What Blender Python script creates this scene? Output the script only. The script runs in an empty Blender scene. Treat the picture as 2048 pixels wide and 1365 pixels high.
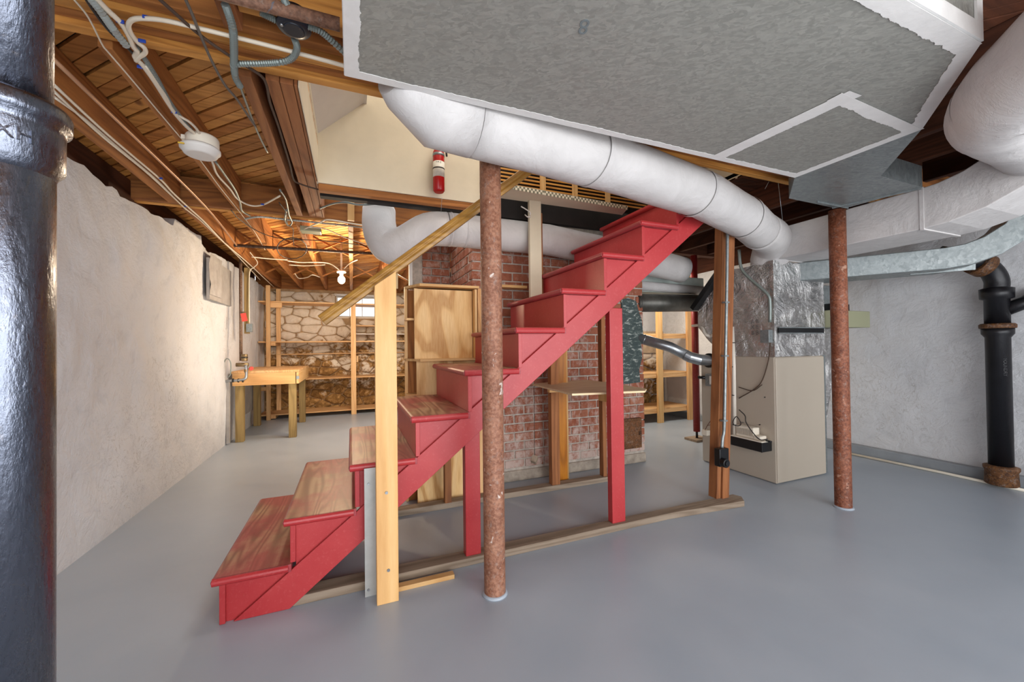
import bpy, math, random
from mathutils import Vector, noise
import numpy as np
random.seed(7)
S = bpy.context.scene
C = S.collection
R = math.radians

# ------------------------------------------------------------------ camera
CAMH = 1.2
FPX = 790.0
def basis(yaw, pit, roll):
    f = Vector((math.sin(yaw)*math.cos(pit), math.cos(yaw)*math.cos(pit), math.sin(pit)))
    r = Vector((math.cos(yaw), -math.sin(yaw), 0)); u = r.cross(f)
    return math.cos(roll)*r + math.sin(roll)*u, -math.sin(roll)*r + math.cos(roll)*u, f
CR, CU, CF = basis(R(22.1), R(.70), R(-.69))
from mathutils import Matrix
cam = bpy.data.cameras.new('camera'); co = bpy.data.objects.new('camera', cam); C.objects.link(co)
cam.sensor_width = 36; cam.lens = FPX*36/2048; cam.clip_start = .02; cam.clip_end = 100
co.matrix_world = Matrix(((CR.x, CU.x, -CF.x, 0), (CR.y, CU.y, -CF.y, 0), (CR.z, CU.z, -CF.z, CAMH), (0, 0, 0, 1)))
S.camera = co
# ------------------------------------------------------------------ world and lights
w = bpy.data.worlds.new('world'); S.world = w; w.use_nodes = True
w.node_tree.nodes['Background'].inputs[0].default_value = (.93, .96, 1, 1)
w.node_tree.nodes['Background'].inputs[1].default_value = 1.9
def area(name, loc, target, size, power, col=(1, 1, 1), sy=None):
    d = bpy.data.lights.new(name, 'AREA'); d.size = size; d.energy = power; d.color = col
    if sy: d.shape = 'RECTANGLE'; d.size_y = sy
    o = bpy.data.objects.new(name, d); C.objects.link(o); o.location = loc
    o.rotation_euler = (Vector(target)-Vector(loc)).to_track_quat('-Z', 'Y').to_euler(); return o
area('key_behind', (.2, -2.4, 1.5), (1.2, 3, 1.2), 2.6, 30, (.97, .985, 1), 1.6)  # unseen soft key light added behind the camera
area('fill_side', (3.4, -2.2, 1.4), (3.4, 3, 1.0), 2.2, 17, (.97, .985, 1), 1.5)  # unseen area light added to fill the right side
area('daylight_left', (-1.25, -1.2, 1.3), (0.2, 3, 1.4), .9, 12, (.86, .93, 1), 1.4)
area('fill_low_up', (1.6, -1.1, .3), (1.7, .2, 2.2), 2.4, 27, (.96, .98, 1), 1.2)  # added near the floor, shines up to brighten the duct underside
area('fill_left_wall', (2.4, -1.8, 1.6), (-1.4, 3.5, 1.1), 1.2, 17, (.97, .98, 1))  # unseen area light put in to brighten the left wall
area('fill_back_room', (.55, 5.6, 2.15), (.2, 6.8, 0), 1.0, 25, (1, .92, .82))  # extra unseen light added to brighten the back room besides its bulb
area('fill_back_room_up', (-.2, 5.0, .5), (-.4, 6.0, 2.4), 1.2, 14, (1, .88, .70))  # added low fill aimed up at the far joists
area('area_behind_chimney', (3.7, 4.2, 2.2), (4.2, 4.7, 0.5), .6, 22, (1, .90, .76))  # unseen area light above the corner shelving
area('upstairs_light', (1.0, 2.35, 3.6), (.5, 2.5, 2.3), .7, 11, (1, .95, .88))
pl = bpy.data.lights.new('bulb_light', 'POINT'); pl.energy = 42; pl.color = (1, .76, .5); pl.shadow_soft_size = .04
plo = bpy.data.objects.new('bulb_light', pl); C.objects.link(plo); plo.location = (-.11, 5.28, 1.96)
vs = S.view_settings
vs.view_transform = 'Standard'; vs.look = 'None'; vs.gamma = 1; vs.use_curve_mapping = False; vs.exposure = .66

# ------------------------------------------------------------------ measuring helper: photograph pixel -> point on a known real plane
def P(px, py, x=None, y=None, z=None):
    d = CR*((px-1024)/FPX) - CU*((py-682.5)/FPX) + CF
    if x is not None: k = x/d.x
    elif y is not None: k = y/d.y
    else: k = (z-CAMH)/d.z
    return Vector((d.x*k, d.y*k, CAMH+d.z*k))

KZ = 1.0374
def kz(z): return CAMH+(z-CAMH)*KZ
# ------------------------------------------------------------------ materials
def lin(h):
    h = h.lstrip('#'); v = [int(h[i:i+2], 16)/255 for i in (0, 2, 4)]
    return tuple((c/12.92 if c <= .04045 else ((c+.055)/1.055)**2.4) for c in v)+(1,)
class NT:
    def __init__(s, name):
        s.m = bpy.data.materials.new(name); s.m.use_nodes = True; s.t = s.m.node_tree; s.b = s.t.nodes['Principled BSDF']
    def n(s, ty, **kw):
        o = s.t.nodes.new(ty)
        for k, v in kw.items():
            if k in o.inputs.keys() if hasattr(o.inputs, 'keys') else False: o.inputs[k].default_value = v
            else: setattr(o, k, v)
        return o
    def l(s, a, b): s.t.links.new(a, b)
    def coord(s, scale=(1, 1, 1), rnd=True, kind='Object', rot=(0, 0, 0)):
        tc = s.n('ShaderNodeTexCoord'); mp = s.n('ShaderNodeMapping'); mp.inputs['Scale'].default_value = scale; mp.inputs['Rotation'].default_value = rot
        if rnd:
            oi = s.n('ShaderNodeObjectInfo'); mu = s.n('ShaderNodeVectorMath', operation='SCALE'); mu.inputs[0].default_value = (7.3, 4.1, 5.7)
            s.l(oi.outputs['Random'], mu.inputs['Scale']); ad = s.n('ShaderNodeVectorMath', operation='ADD')
            s.l(tc.outputs[kind], ad.inputs[0]); s.l(mu.outputs[0], ad.inputs[1]); s.l(ad.outputs[0], mp.inputs[0])
        else: s.l(tc.outputs[kind], mp.inputs[0])
        return mp.outputs[0]
    def noise(s, vec, scale, det=4, rough=.55, dist=0):
        o = s.n('ShaderNodeTexNoise'); o.inputs['Scale'].default_value = scale; o.inputs['Detail'].default_value = det
        o.inputs['Roughness'].default_value = rough; o.inputs['Distortion'].default_value = dist; s.l(vec, o.inputs['Vector']); return o.outputs['Fac']
    def ramp(s, fac, stops):
        o = s.n('ShaderNodeValToRGB'); e = o.color_ramp.elements
        while len(e) < len(stops): e.new(.5)
        for i, (p, c) in enumerate(stops): e[i].position = p; e[i].color = lin(c) if isinstance(c, str) else (c, c, c, 1)
        s.l(fac, o.inputs[0]); return o.outputs[0]
    def rings(s, vec, scale, k):
        n = s.noise(vec, scale, 1, .4, .4); m = s.n('ShaderNodeMath', operation='MULTIPLY'); s.l(n, m.inputs[0]); m.inputs[1].default_value = k
        q = s.n('ShaderNodeMath', operation='SINE'); s.l(m.outputs[0], q.inputs[0]); a = s.n('ShaderNodeMath', operation='MULTIPLY_ADD'); s.l(q.outputs[0], a.inputs[0]); a.inputs[1].default_value = .5; a.inputs[2].default_value = .5
        return a.outputs[0]
    def mix(s, fac, a, b, mode='MIX'):
        o = s.n('ShaderNodeMix', data_type='RGBA', blend_type=mode)
        for v, i in ((fac, 0), (a, 6), (b, 7)):
            if isinstance(v, str): o.inputs[i].default_value = lin(v)
            elif isinstance(v, (int, float)): o.inputs[i].default_value = v if i == 0 else (v, v, v, 1)
            else: s.l(v, o.inputs[i])
        return o.outputs[2]
    def bump(s, h, strength=.3, dist=.01, prev=None):
        o = s.n('ShaderNodeBump'); o.inputs['Strength'].default_value = strength; o.inputs['Distance'].default_value = dist
        s.l(h, o.inputs['Height'])
        if prev is not None: s.l(prev, o.inputs['Normal'])
        return o.outputs[0]
    def out(s, col=None, rough=None, metal=0, normal=None, spec=None, coat=0):
        for k, v in (('Base Color', col), ('Roughness', rough), ('Metallic', metal)):
            if v is None: continue
            if isinstance(v, str): s.b.inputs[k].default_value = lin(v)
            elif isinstance(v, (int, float)): s.b.inputs[k].default_value = v
            else: s.l(v, s.b.inputs[k])
        if normal is not None: s.l(normal, s.b.inputs['Normal'])
        if spec is not None: s.b.inputs['Specular IOR Level'].default_value = spec
        if coat: s.b.inputs['Coat Weight'].default_value = coat; s.b.inputs['Coat Roughness'].default_value = .15
        return s.m
AX = {'x': (0, 1, 1), 'y': (1, 0, 1), 'z': (1, 1, 0)}
_wc = {}
def wood(name, light, mid, dark, axis='x', rough=.65, knots=.5, gs=1.0, bump=.25):
    key = (name, axis)
    if key in _wc: return _wc[key]
    s = NT(name+'_'+axis)
    k = {'x': (.09, 1, 1), 'y': (1, .09, 1), 'z': (1, 1, .09), 'd': (.09, 1, 1)}[axis]
    v = s.coord(k, rot=(0, 0, R(45)) if axis == 'd' else (0, 0, 0))
    ring = s.rings(v, 6*gs, 60)
    f = s.noise(v, 60*gs, 5, .7); g = s.noise(v, 3.5*gs, 3, .5)
    c = s.ramp(ring, [(.1, light), (.7, mid), (1, dark)])
    c = s.mix(.35, c, s.ramp(f, [(.35, dark), (.6, light)]))
    c = s.mix(.45, c, s.ramp(g, [(.3, mid), (.65, light)]))
    oi = s.n('ShaderNodeObjectInfo'); c = s.mix(.55, c, s.mix(1.0, c, s.ramp(oi.outputs['Random'], [(0, .62), (1, 1.15)]), 'MULTIPLY'))
    if knots:
        kv = s.coord({'x': (.45, 1, 1), 'y': (1, .45, 1), 'z': (1, 1, .45), 'd': (1, .45, 1)}[axis])
        vo = s.n('ShaderNodeTexVoronoi'); vo.inputs['Scale'].default_value = 4.6; s.l(kv, vo.inputs['Vector'])
        kk = s.ramp(vo.outputs['Distance'], [(.06, 1.0), (.12, 0.0)])
        c = s.mix(s.mix(knots, 0.0, kk), c, s.mix(.35, dark, '3a1c0c'))
    b = s.bump(f, bump, .002)
    m = s.out(c, rough, 0, b, .35); _wc[key] = m; return m
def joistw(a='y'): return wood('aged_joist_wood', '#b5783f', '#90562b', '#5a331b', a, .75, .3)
def darkw(a='x'): return wood('dark_and_shaded_wood', '#5e3420', '#43210f', '#26120a', a, .8, .2)
def pine(a='z'): return wood('fresh_pine', '#e6bd85', '#d9a868', '#bd8446', a, .55, .9, .7)
def shelfw(a='x'): return wood('shelf_pine', '#e6bc88', '#d6a26a', '#b27a44', a, .6, .4)
def orangew(a='z'): return wood('varnished_orange_wood', '#c98227', '#ad6418', '#75400f', a, .35, .5)
def greyw(a='x'): return wood('weathered_plate_wood', '#a79683', '#8a7663', '#66523f', a, .8, .3)
def treatw(a='z'): return wood('treated_lumber', '#a38a58', '#8b7045', '#64502e', a, .7, .5)
def studw(a='z'): return wood('brown_stud_wood', '#a86e42', '#8b5431', '#5c341e', a, .7, .4)
def plyw():
    if 'ply' in _wc: return _wc['ply']
    s = NT('plywood_face'); v = s.coord((1.3, 1.3, .38)); g = s.noise(s.coord((1, 1, .1)), 90, 4)
    c = s.ramp(s.rings(v, 2.6, 46), [(0, '#ebc78f'), (.5, '#e6bb7e'), (.85, '#b9803f'), (1, '#b98244')])
    c = s.mix(.3, c, s.ramp(s.noise(v, 3, 2), [(.3, '#d9a768'), (.7, '#f1d5a6')]))
    c = s.mix(.15, c, s.ramp(g, [(.4, '#c08040'), (.6, '#f3d39c')]))
    _wc['ply'] = s.out(c, .6, 0, s.bump(g, .15, .002), .3); return _wc['ply']
def plain(name, col, rough=.5, metal=0, nscale=0, namt=.15, bump=0, bscale=40, spec=None, rnd=False, coat=0, bdist=.004):
    if name in _wc: return _wc[name]
    s = NT(name); v = s.coord(rnd=rnd); c = col
    if nscale:
        n = s.noise(v, nscale, 5, .6)
        c = s.mix(namt, col, s.mix(1.0, col, s.ramp(n, [(.3, .35), (.7, 1.35)]), 'MULTIPLY'))
    nm = s.bump(s.noise(v, bscale, 5, .6), bump, bdist) if bump else None
    _wc[name] = s.out(c, rough, metal, nm, spec, coat); return _wc[name]
def mat_floor():
    s = NT('painted_concrete_floor'); v = s.coord(rnd=False)
    n = s.noise(v, 1.6, 4, .6); n2 = s.noise(v, 22, 4, .65); n3 = s.noise(v, 3, 2, .5)
    c = s.ramp(n, [(.2, '#9aa6b3'), (.8, '#abb4be')])
    c = s.mix(.3, c, s.ramp(n3, [(.2, '#96a2ae'), (.8, '#b1b9c1')]))
    c = s.mix(s.ramp(s.noise(v, 9, 6, .75), [(.69, 0.0), (.78, .35)]), c, '#b9bfc6')
    r = s.ramp(n3, [(.2, .28), (.8, .42)])
    b = s.bump(n, .25, .02)
    return s.out(c, r, 0, b, .5)
def mat_plaster():
    s = NT('whitewashed_rough_plaster'); v = s.coord(rnd=False)
    n = s.noise(v, 2.2, 4, .6); f = s.noise(v, 35, 6, .7); d = s.noise(v, 6.5, 6, .66, .35)
    c = s.ramp(n, [(.3, '#c9cacd'), (.7, '#d5d5d7')])
    c = s.mix(.3, c, s.ramp(d, [(.34, '#b3b4b8'), (.46, '#d1d1d3'), (1, '#dadadb')]))
    vo = s.n('ShaderNodeTexNoise'); vo.inputs['Scale'].default_value = 7; vo.inputs['Detail'].default_value = 6; vo.inputs['Distortion'].default_value = 2.2; s.l(v, vo.inputs['Vector'])
    cr = s.ramp(vo.outputs['Fac'], [(.485, 0.0), (.5, .55), (.515, 0.0)])
    reg = s.ramp(s.noise(v, .9, 2), [(.45, 0.0), (.6, 1.0)])
    c = s.mix(s.mix(1.0, cr, reg, 'MULTIPLY'), c, '#99938c')
    b = s.bump(d, .45, .05); b = s.bump(f, .25, .006, b)
    return s.out(c, .85, 0, b, .2)
def mat_stone():
    s = NT('whitewashed_fieldstone'); v = s.coord(kind='Object')
    tc = s.n('ShaderNodeNewGeometry'); wp = tc.outputs['Position']
    n = s.noise(wp, 3.2, 6, .7, .5); n2 = s.noise(wp, 11, 6, .7, .8); sep = s.n('ShaderNodeSeparateXYZ'); s.l(wp, sep.inputs[0])
    mr = s.n('ShaderNodeMapRange'); mr.inputs[1].default_value = .2; mr.inputs[2].default_value = 1.6; mr.inputs[3].default_value = -.13; mr.inputs[4].default_value = .17; s.l(sep.outputs['Z'], mr.inputs[0])
    ad = s.n('ShaderNodeMath', operation='ADD'); s.l(n, ad.inputs[0]); s.l(mr.outputs[0], ad.inputs[1])
    ad2 = s.n('ShaderNodeMath', operation='MULTIPLY_ADD'); s.l(n2, ad2.inputs[0]); ad2.inputs[1].default_value = .35; s.l(ad.outputs[0], ad2.inputs[2])
    stone = s.ramp(n2, [(.3, '#6e4c2c'), (.5, '#9b7546'), (.62, '#c79c64'), (.8, '#dcc6a4')])
    white = s.ramp(n, [(.3, '#cdb99e'), (.6, '#e6d9c7')])
    c = s.mix(s.ramp(ad2.outputs[0], [(.66, 0.0), (.76, 1.0)]), stone, white)
    b = s.bump(n2, .6, .03)
    return s.out(c, .9, 0, b, .15)
def mat_brick():
    s = NT('red_brick_with_white_stain'); v = s.coord(); tc = s.n('ShaderNodeNewGeometry'); wp = tc.outputs['Position']
    n = s.noise(v, 25, 5, .7); oi = s.n('ShaderNodeObjectInfo')
    c = s.ramp(oi.outputs['Random'], [(0, '#8e4f3b'), (.3, '#a1624b'), (.6, '#94553f'), (1, '#ac7157')])
    c = s.mix(.4, c, s.ramp(n, [(.3, '#774030'), (.7, '#b67a60')]))
    mp = s.n('ShaderNodeMapping'); mp.inputs['Scale'].default_value = (1, 1, .6); s.l(wp, mp.inputs[0])
    d = s.noise(mp.outputs[0], 13, 7, .8, .3); big = s.noise(wp, 1.8, 3, .5)
    sep = s.n('ShaderNodeSeparateXYZ'); s.l(wp, sep.inputs[0])
    low = s.ramp(sep.outputs['Z'], [(.05, .22), (.35, .08), (1.0, .02)])
    m = s.n('ShaderNodeMath', operation='MULTIPLY_ADD'); s.l(big, m.inputs[0]); m.inputs[1].default_value = .35; s.l(d, m.inputs[2])
    m2 = s.n('ShaderNodeMath', operation='ADD'); s.l(m.outputs[0], m2.inputs[0]); s.l(low, m2.inputs[1])
    c = s.mix(s.ramp(m2.outputs[0], [(.70, 0.0), (.88, .75)]), c, '#cdbdb3')
    return s.out(c, .9, 0, s.bump(n, .5, .006), .2)
def mat_rust(name='rusty_painted_iron', a='#8d5b44', b='#ad7f66', d='#653b29', spots='#d3c6bd'):
    if name in _wc: return _wc[name]
    s = NT(name); v = s.coord(); n = s.noise(v, 9, 6, .7); f = s.noise(v, 70, 5, .7); p = s.noise(v, 13, 3, .6, 1.5)
    c = s.ramp(n, [(.3, d), (.5, a), (.7, b)]); c = s.mix(.5, c, s.ramp(f, [(.4, d), (.62, b)]))
    c = s.mix(s.ramp(s.noise(v, 38, 4, .8), [(.55, 0.0), (.66, .55)]), c, '#8d8078')
    c = s.mix(s.ramp(p, [(.655, 0.0), (.70, .85)]), c, spots)
    _wc[name] = s.out(c, .6, .1, s.bump(f, .4, .003), .4); return _wc[name]
def mat_blackiron():
    s = NT('glossy_black_painted_cast_iron'); v = s.coord((1, 1, .35)); n = s.noise(v, 30, 5, .65); f = s.noise(v, 90, 5, .7); p = s.noise(s.coord(), 26, 5, .7, 1)
    c = s.mix(s.ramp(p, [(.60, 0.0), (.72, .6)]), '#747986', '#8f8782')
    r = s.ramp(f, [(.3, .20), (.7, .36)])
    return s.out(c, r, 1, s.bump(f, .4, .003, s.bump(n, .6, .005)), .9, .2)
def mat_spangle(name='galvanized_spangle', a='#83837d', b='#9d9c95', rough=.55, metal=.12, sc=55):
    if name in _wc: return _wc[name]
    s = NT(name); v = s.coord(rnd=False, rot=(0, 0, .5)); mp = s.n('ShaderNodeMapping'); mp.inputs['Scale'].default_value = (1, 1.9, 1); s.l(v, mp.inputs[0])
    vo = s.n('ShaderNodeTexVoronoi', distance='MINKOWSKI' if False else 'EUCLIDEAN'); vo.inputs['Scale'].default_value = sc; vo.inputs['Randomness'].default_value = 1
    nz = s.n('ShaderNodeTexNoise'); nz.inputs['Scale'].default_value = 14; s.l(mp.outputs[0], nz.inputs['Vector'])
    mx = s.n('ShaderNodeMix', data_type='VECTOR') if False else None
    ad = s.n('ShaderNodeVectorMath', operation='MULTIPLY_ADD'); s.l(nz.outputs['Color'], ad.inputs[0]); ad.inputs[1].default_value = (.12, .12, .12); s.l(mp.outputs[0], ad.inputs[2]); s.l(ad.outputs[0], vo.inputs['Vector'])
    sp = s.n('ShaderNodeSeparateColor'); s.l(vo.outputs['Color'], sp.inputs[0])
    f = s.noise(v, 60, 4, .7)
    c = s.ramp(sp.outputs[0], [(0, a), (1, b)]); c = s.mix(.25, c, s.ramp(f, [(.35, a), (.65, b)]))
    r = s.ramp(sp.outputs[1], [(0, rough-.1), (1, rough+.12)])
    _wc[name] = s.out(c, r, metal, s.bump(f, .06, .002), .5); return _wc[name]
def mat_foil():
    s = NT('crinkled_silver_foil'); v = s.coord(rnd=False)
    n = s.noise(v, 5, 6, .65, 1.2); f = s.noise(v, 18, 5, .7, .8)
    vo = s.n('ShaderNodeTexVoronoi', feature='DISTANCE_TO_EDGE'); vo.inputs['Scale'].default_value = 7; s.l(v, vo.inputs['Vector'])
    b = s.bump(n, .8, .06); b = s.bump(f, .55, .015, b)
    return s.out(s.ramp(n, [(.3, '#b9b7b5'), (.7, '#dcdad8')]), .24, .93, b)
def mat_wrap():
    s = NT('white_painted_duct_wrap'); v = s.coord(rnd=False)
    n = s.noise(v, 4, 4, .6, 1.0); f = s.noise(v, 130, 3, .6); k = s.noise(v, 9, 5, .6, 2.5)
    kk = s.ramp(k, [(.47, 0.0), (.5, 1.0), (.53, 0.0)])
    b = s.bump(n, .5, .02); b = s.bump(kk, .22, .006, b); b = s.bump(f, .1, .001, b)
    return s.out(s.ramp(n, [(.3, '#c0bcba'), (.7, '#cdc9c7')]), .75, 0, b, .2)
def mat_tread():
    s = NT('worn_red_painted_tread'); v = s.coord((1, .09, 1)); v2 = s.coord()
    g = s.noise(v, 55, 5, .7); rg = s.rings(v, 9, 60)
    wd = s.ramp(rg, [(.1, '#b39472'), (.6, '#a07d5d'), (1, '#7d5a42')])
    red = s.mix(.35, s.ramp(g, [(.3, '#8f2d33'), (.7, '#a84349')]), s.ramp(rg, [(.3, '#a84046'), (1, '#7c2f30')]))
    p = s.noise(v2, 2.6, 5, .6)
    a = s.n('ShaderNodeMath', operation='MULTIPLY_ADD'); s.l(g, a.inputs[0]); a.inputs[1].default_value = .16; s.l(p, a.inputs[2])
    geo = s.n('ShaderNodeNewGeometry'); sp = s.n('ShaderNodeSeparateXYZ'); s.l(geo.outputs['Normal'], sp.inputs[0])
    up = s.ramp(sp.outputs['Z'], [(.6, 0.0), (.9, 1.0)])
    m = s.mix(1.0, s.ramp(a.outputs[0], [(.50, 0.08), (.68, .9)]), up, 'MULTIPLY')
    return s.out(s.mix(m, red, wd), .42, 0, s.bump(g, .2, .002), .5)
def mat_red(name='red_paint', a='#a3252a', b='#b3393a', rough=.42):
    if name in _wc: return _wc[name]
    s = NT(name); v = s.coord(); n = s.noise(v, 3, 4, .6); f = s.noise(v, 60, 4, .7); p = s.noise(v, 16, 5, .7, 1)
    c = s.ramp(n, [(.3, a), (.7, b)]); c = s.mix(s.ramp(f, [(.55, 0.0), (.75, .35)]), c, '#c76660'); c = s.mix(s.ramp(p, [(.7, 0.0), (.74, .6)]), c, '#a9806b')
    _wc[name] = s.out(c, rough, 0, s.bump(f, .2, .002), .5); return _wc[name]
def mat_ring(name, col):
    s = NT(name); v = s.coord(rnd=False); return s.out(col, .4, .4)
M = dict(floor=mat_floor(), plaster=mat_plaster(), stone=mat_stone(), brick=mat_brick(), rust=mat_rust(), iron=mat_blackiron(),
         spangle=mat_spangle(), galv=mat_spangle('galvanized_sheet', '#7b8283', '#949a9a', .42, .55, 45), foil=mat_foil(), wrap=mat_wrap(), tread=mat_tread(), red=mat_red(),
         mastic=plain('white_mastic_paint', '#dfddda', .6, 0, 12, .1, .35, 30), mortar=plain('grey_lime_mortar', '#bdb2a6', .95, 0, 20, .5, .6, 60),
         cream=plain('cream_painted_plaster', '#d4c8b0', .7, 0, 3, .15, .12, 25), white=plain('white_paint', '#dad6d0', .6, 0, 5, .1),
         beige=plain('beige_furnace_enamel', '#b5a999', .42, .05, 2, .05), black=plain('black_plastic', '#0d0d0f', .35), darkmetal=plain('dark_metal', '#2c2d30', .4, .6),
         cable=plain('white_cable_jacket', '#d9cdb9', .5), bx=plain('grey_green_armored_cable', '#848d89', .45, .5), dcable=plain('dark_cable', '#2b2622', .6),
         bcable=plain('brown_cloth_cable', '#4a382c', .8), pvc=plain('white_pvc', '#dcd3c6', .4), steel=plain('bright_steel', '#9fa2a5', .3, .85, 20, .2),
         darkduct=plain('tarnished_black_flue', '#5d5b55', .4, .5, 9, .6, .15, 20), blue=plain('blue_staple', '#1c3f9a', .5), ivory=plain('ivory_plastic', '#e5dccb', .5),
         olive=plain('olive_enamel', '#97977a', .5), redp=plain('glossy_red_enamel', '#b01016', .25), label=plain('paper_label', '#d9d4c8', .6),
         poly=plain('clear_polythene', '#b9b6b4', .25, 0, 9, .3, .6, 14), greypatch=plain('grey_cement_patch', '#a5a09c', .8, 0, 8, .3, .3, 30),
         dkpaint=None, brass=plain('brass_and_steel_fitting', '#8a7556', .4, .7, 20, .4), tag=plain('red_paper_tag', '#d0473c', .6),
         railw=wood('varnished_rail', '#b88a44', '#95682c', '#6a451b', 'x', .35, 0), basegrey=plain('grey_painted_skirting', '#8f9499', .5, 0, 6, .2),
         blackish=plain('black_tarred_wood', '#1d1512', .8, 0, 8, .6, .3), concrete=plain('dirty_concrete', '#aa9d8e', .9, 0, 14, .6, .6, 40))
s = NT('flaking_dark_green_paint'); v = s.coord((1, 1, 3), rnd=False); n = s.noise(v, 12, 6, .75, .6)
M['dkpaint'] = s.out(s.ramp(n, [(.45, '#3f4b4a'), (.56, '#525f5c'), (.6, '#b9bdb6')]), .8, 0, s.bump(n, .5, .01))
def mat_emit(name, col, st):
    m = bpy.data.materials.new(name); m.use_nodes = True; b = m.node_tree.nodes['Principled BSDF']
    b.inputs['Base Color'].default_value = lin(col); b.inputs['Emission Color'].default_value = lin(col); b.inputs['Emission Strength'].default_value = st; return m
M['bulb'] = mat_emit('glowing_bulb_glass', '#ffe2b0', 14)
g = bpy.data.materials.new('window_glass'); g.use_nodes = True
gb = g.node_tree.nodes['Principled BSDF']; gb.inputs['Transmission Weight'].default_value = 1; gb.inputs['Roughness'].default_value = .05; gb.inputs['IOR'].default_value = 1.02; M['glass'] = g
s = NT('gingham_shelf_paper'); v = s.coord(rnd=False); ck = s.n('ShaderNodeTexChecker'); ck.inputs['Scale'].default_value = 60; ck.inputs['Color1'].default_value = lin('#e4dcc8'); ck.inputs['Color2'].default_value = lin('#7c7a66'); s.l(v, ck.inputs['Vector'])
M['gingham'] = s.out(ck.outputs['Color'], .6)

# ------------------------------------------------------------------ mesh builders
WL = {}
class MB:
    def __init__(s): s.v = []; s.f = []; s.sm = []
    def add(s, vs, fs, smooth=False):
        k = len(s.v); s.v += [Vector(a) for a in vs]; s.f += [tuple(i+k for i in f) for f in fs]; s.sm += [smooth]*len(fs); return s
    def box(s, x0, x1, y0, y1, z0, z1):
        return s.add([(x0, y0, z0), (x1, y0, z0), (x1, y1, z0), (x0, y1, z0), (x0, y0, z1), (x1, y0, z1), (x1, y1, z1), (x0, y1, z1)],
                     [(0, 3, 2, 1), (4, 5, 6, 7), (0, 1, 5, 4), (1, 2, 6, 5), (2, 3, 7, 6), (3, 0, 4, 7)])
    def bar(s, a, b, w, h, up=(0, 0, 1)):
        a, b = Vector(a), Vector(b); d = (b-a).normalized(); sd = d.cross(Vector(up)).normalized()*w/2; u = sd.cross(d).normalized()*h/2
        v = [p+q for p in (a, b) for q in (-sd-u, sd-u, sd+u, -sd+u)]
        return s.add(v, [(0, 1, 2, 3), (7, 6, 5, 4), (0, 4, 5, 1), (1, 5, 6, 2), (2, 6, 7, 3), (3, 7, 4, 0)])
    def prism(s, poly, axis, a, b):
        n = len(poly); f = {'x': lambda p, t: (t, p[0], p[1]), 'y': lambda p, t: (p[0], t, p[1]), 'z': lambda p, t: (p[0], p[1], t)}[axis]
        v = [f(p, a) for p in poly]+[f(p, b) for p in poly]
        return s.add(v, [tuple(range(n))[::-1], tuple(range(n, 2*n))]+[(i, (i+1) % n, (i+1) % n+n, i+n) for i in range(n)])
    def tube(s, pts, r, seg=12, ridge=0, cap=True, smooth=True):
        pts = [Vector(p) for p in pts]; rs = r if isinstance(r, (list, tuple)) else [r]*len(pts)
        v = []; prev = None
        for i, p in enumerate(pts):
            d = (pts[min(i+1, len(pts)-1)]-pts[max(i-1, 0)]).normalized()
            if prev is None: ref = Vector((0, 0, 1)) if abs(d.z) < .9 else Vector((1, 0, 0)); n = d.cross(ref).normalized()
            else: n = (prev-d*prev.dot(d)).normalized()
            prev = n; b = d.cross(n)
            for k in range(seg):
                t = 2*math.pi*k/seg; v.append(p+(n*math.cos(t)+b*math.sin(t))*rs[i])
        f = [(i*seg+k, i*seg+(k+1) % seg, (i+1)*seg+(k+1) % seg, (i+1)*seg+k) for i in range(len(pts)-1) for k in range(seg)]
        s.add(v, f, smooth)
        if cap: k = len(s.v)-len(v); s.f += [tuple(range(k, k+seg))[::-1], tuple(range(len(s.v)-seg, len(s.v)))]; s.sm += [False]*2
        return s
    def lathe(s, prof, cx, cy, seg=32, smooth=True):
        v = [(cx+r*math.cos(2*math.pi*k/seg), cy+r*math.sin(2*math.pi*k/seg), z) for r, z in prof for k in range(seg)]; n = len(prof)
        s.add(v, [(i*seg+k, i*seg+(k+1) % seg, (i+1)*seg+(k+1) % seg, (i+1)*seg+k) for i in range(n-1) for k in range(seg)], smooth)
        k = len(s.v)-len(v); s.f += [tuple(range(k, k+seg))[::-1], tuple(range(len(s.v)-seg, len(s.v)))]; s.sm += [False]*2
        return s
    def sphere(s, c, r, sx=1, sy=1, sz=1, n=12):
        v = []; 
        for i in range(n+1):
            t = math.pi*i/n
            for k in range(2*n): p = math.pi*k/n; v.append((c[0]+r*sx*math.sin(t)*math.cos(p), c[1]+r*sy*math.sin(t)*math.sin(p), c[2]+r*sz*math.cos(t)))
        m = 2*n; return s.add(v, [(i*m+k, (i+1)*m+k, (i+1)*m+(k+1) % m, i*m+(k+1) % m) for i in range(n) for k in range(m)], True)
    def build(s, name, mat, parent=None, label=None, bevel=0, kind=None, auto=False):
        lo = Vector([min(v[i] for v in s.v) for i in range(3)]); hi = Vector([max(v[i] for v in s.v) for i in range(3)])
        org = Vector(((lo.x+hi.x)/2, (lo.y+hi.y)/2, lo.z))
        me = bpy.data.meshes.new(name); me.from_pydata([v-org for v in s.v], [], s.f); me.update()
        if any(s.sm): me.polygons.foreach_set('use_smooth', s.sm)
        me.materials.append(mat)
        o = bpy.data.objects.new(name, me); C.objects.link(o); WL[o.name] = org
        if parent: o.parent = parent; o.location = org-WL[parent.name]
        else: o.location = org
        if label: o['label'] = label
        if kind: o['kind'] = kind
        if bevel:
            b = o.modifiers.new('bevel', 'BEVEL'); b.width = bevel; b.segments = 2; b.limit_method = 'ANGLE'
        return o
def tag(o, label, cat, group=None):
    o['label'] = label; o['category'] = cat
    if group: o['group'] = group
    return o
def thing(name, loc, label, cat, group=None):
    o = bpy.data.objects.new(name, None); o.empty_display_size = .05; C.objects.link(o); o.location = loc; WL[o.name] = Vector(loc); return tag(o, label, cat, group)
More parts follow.
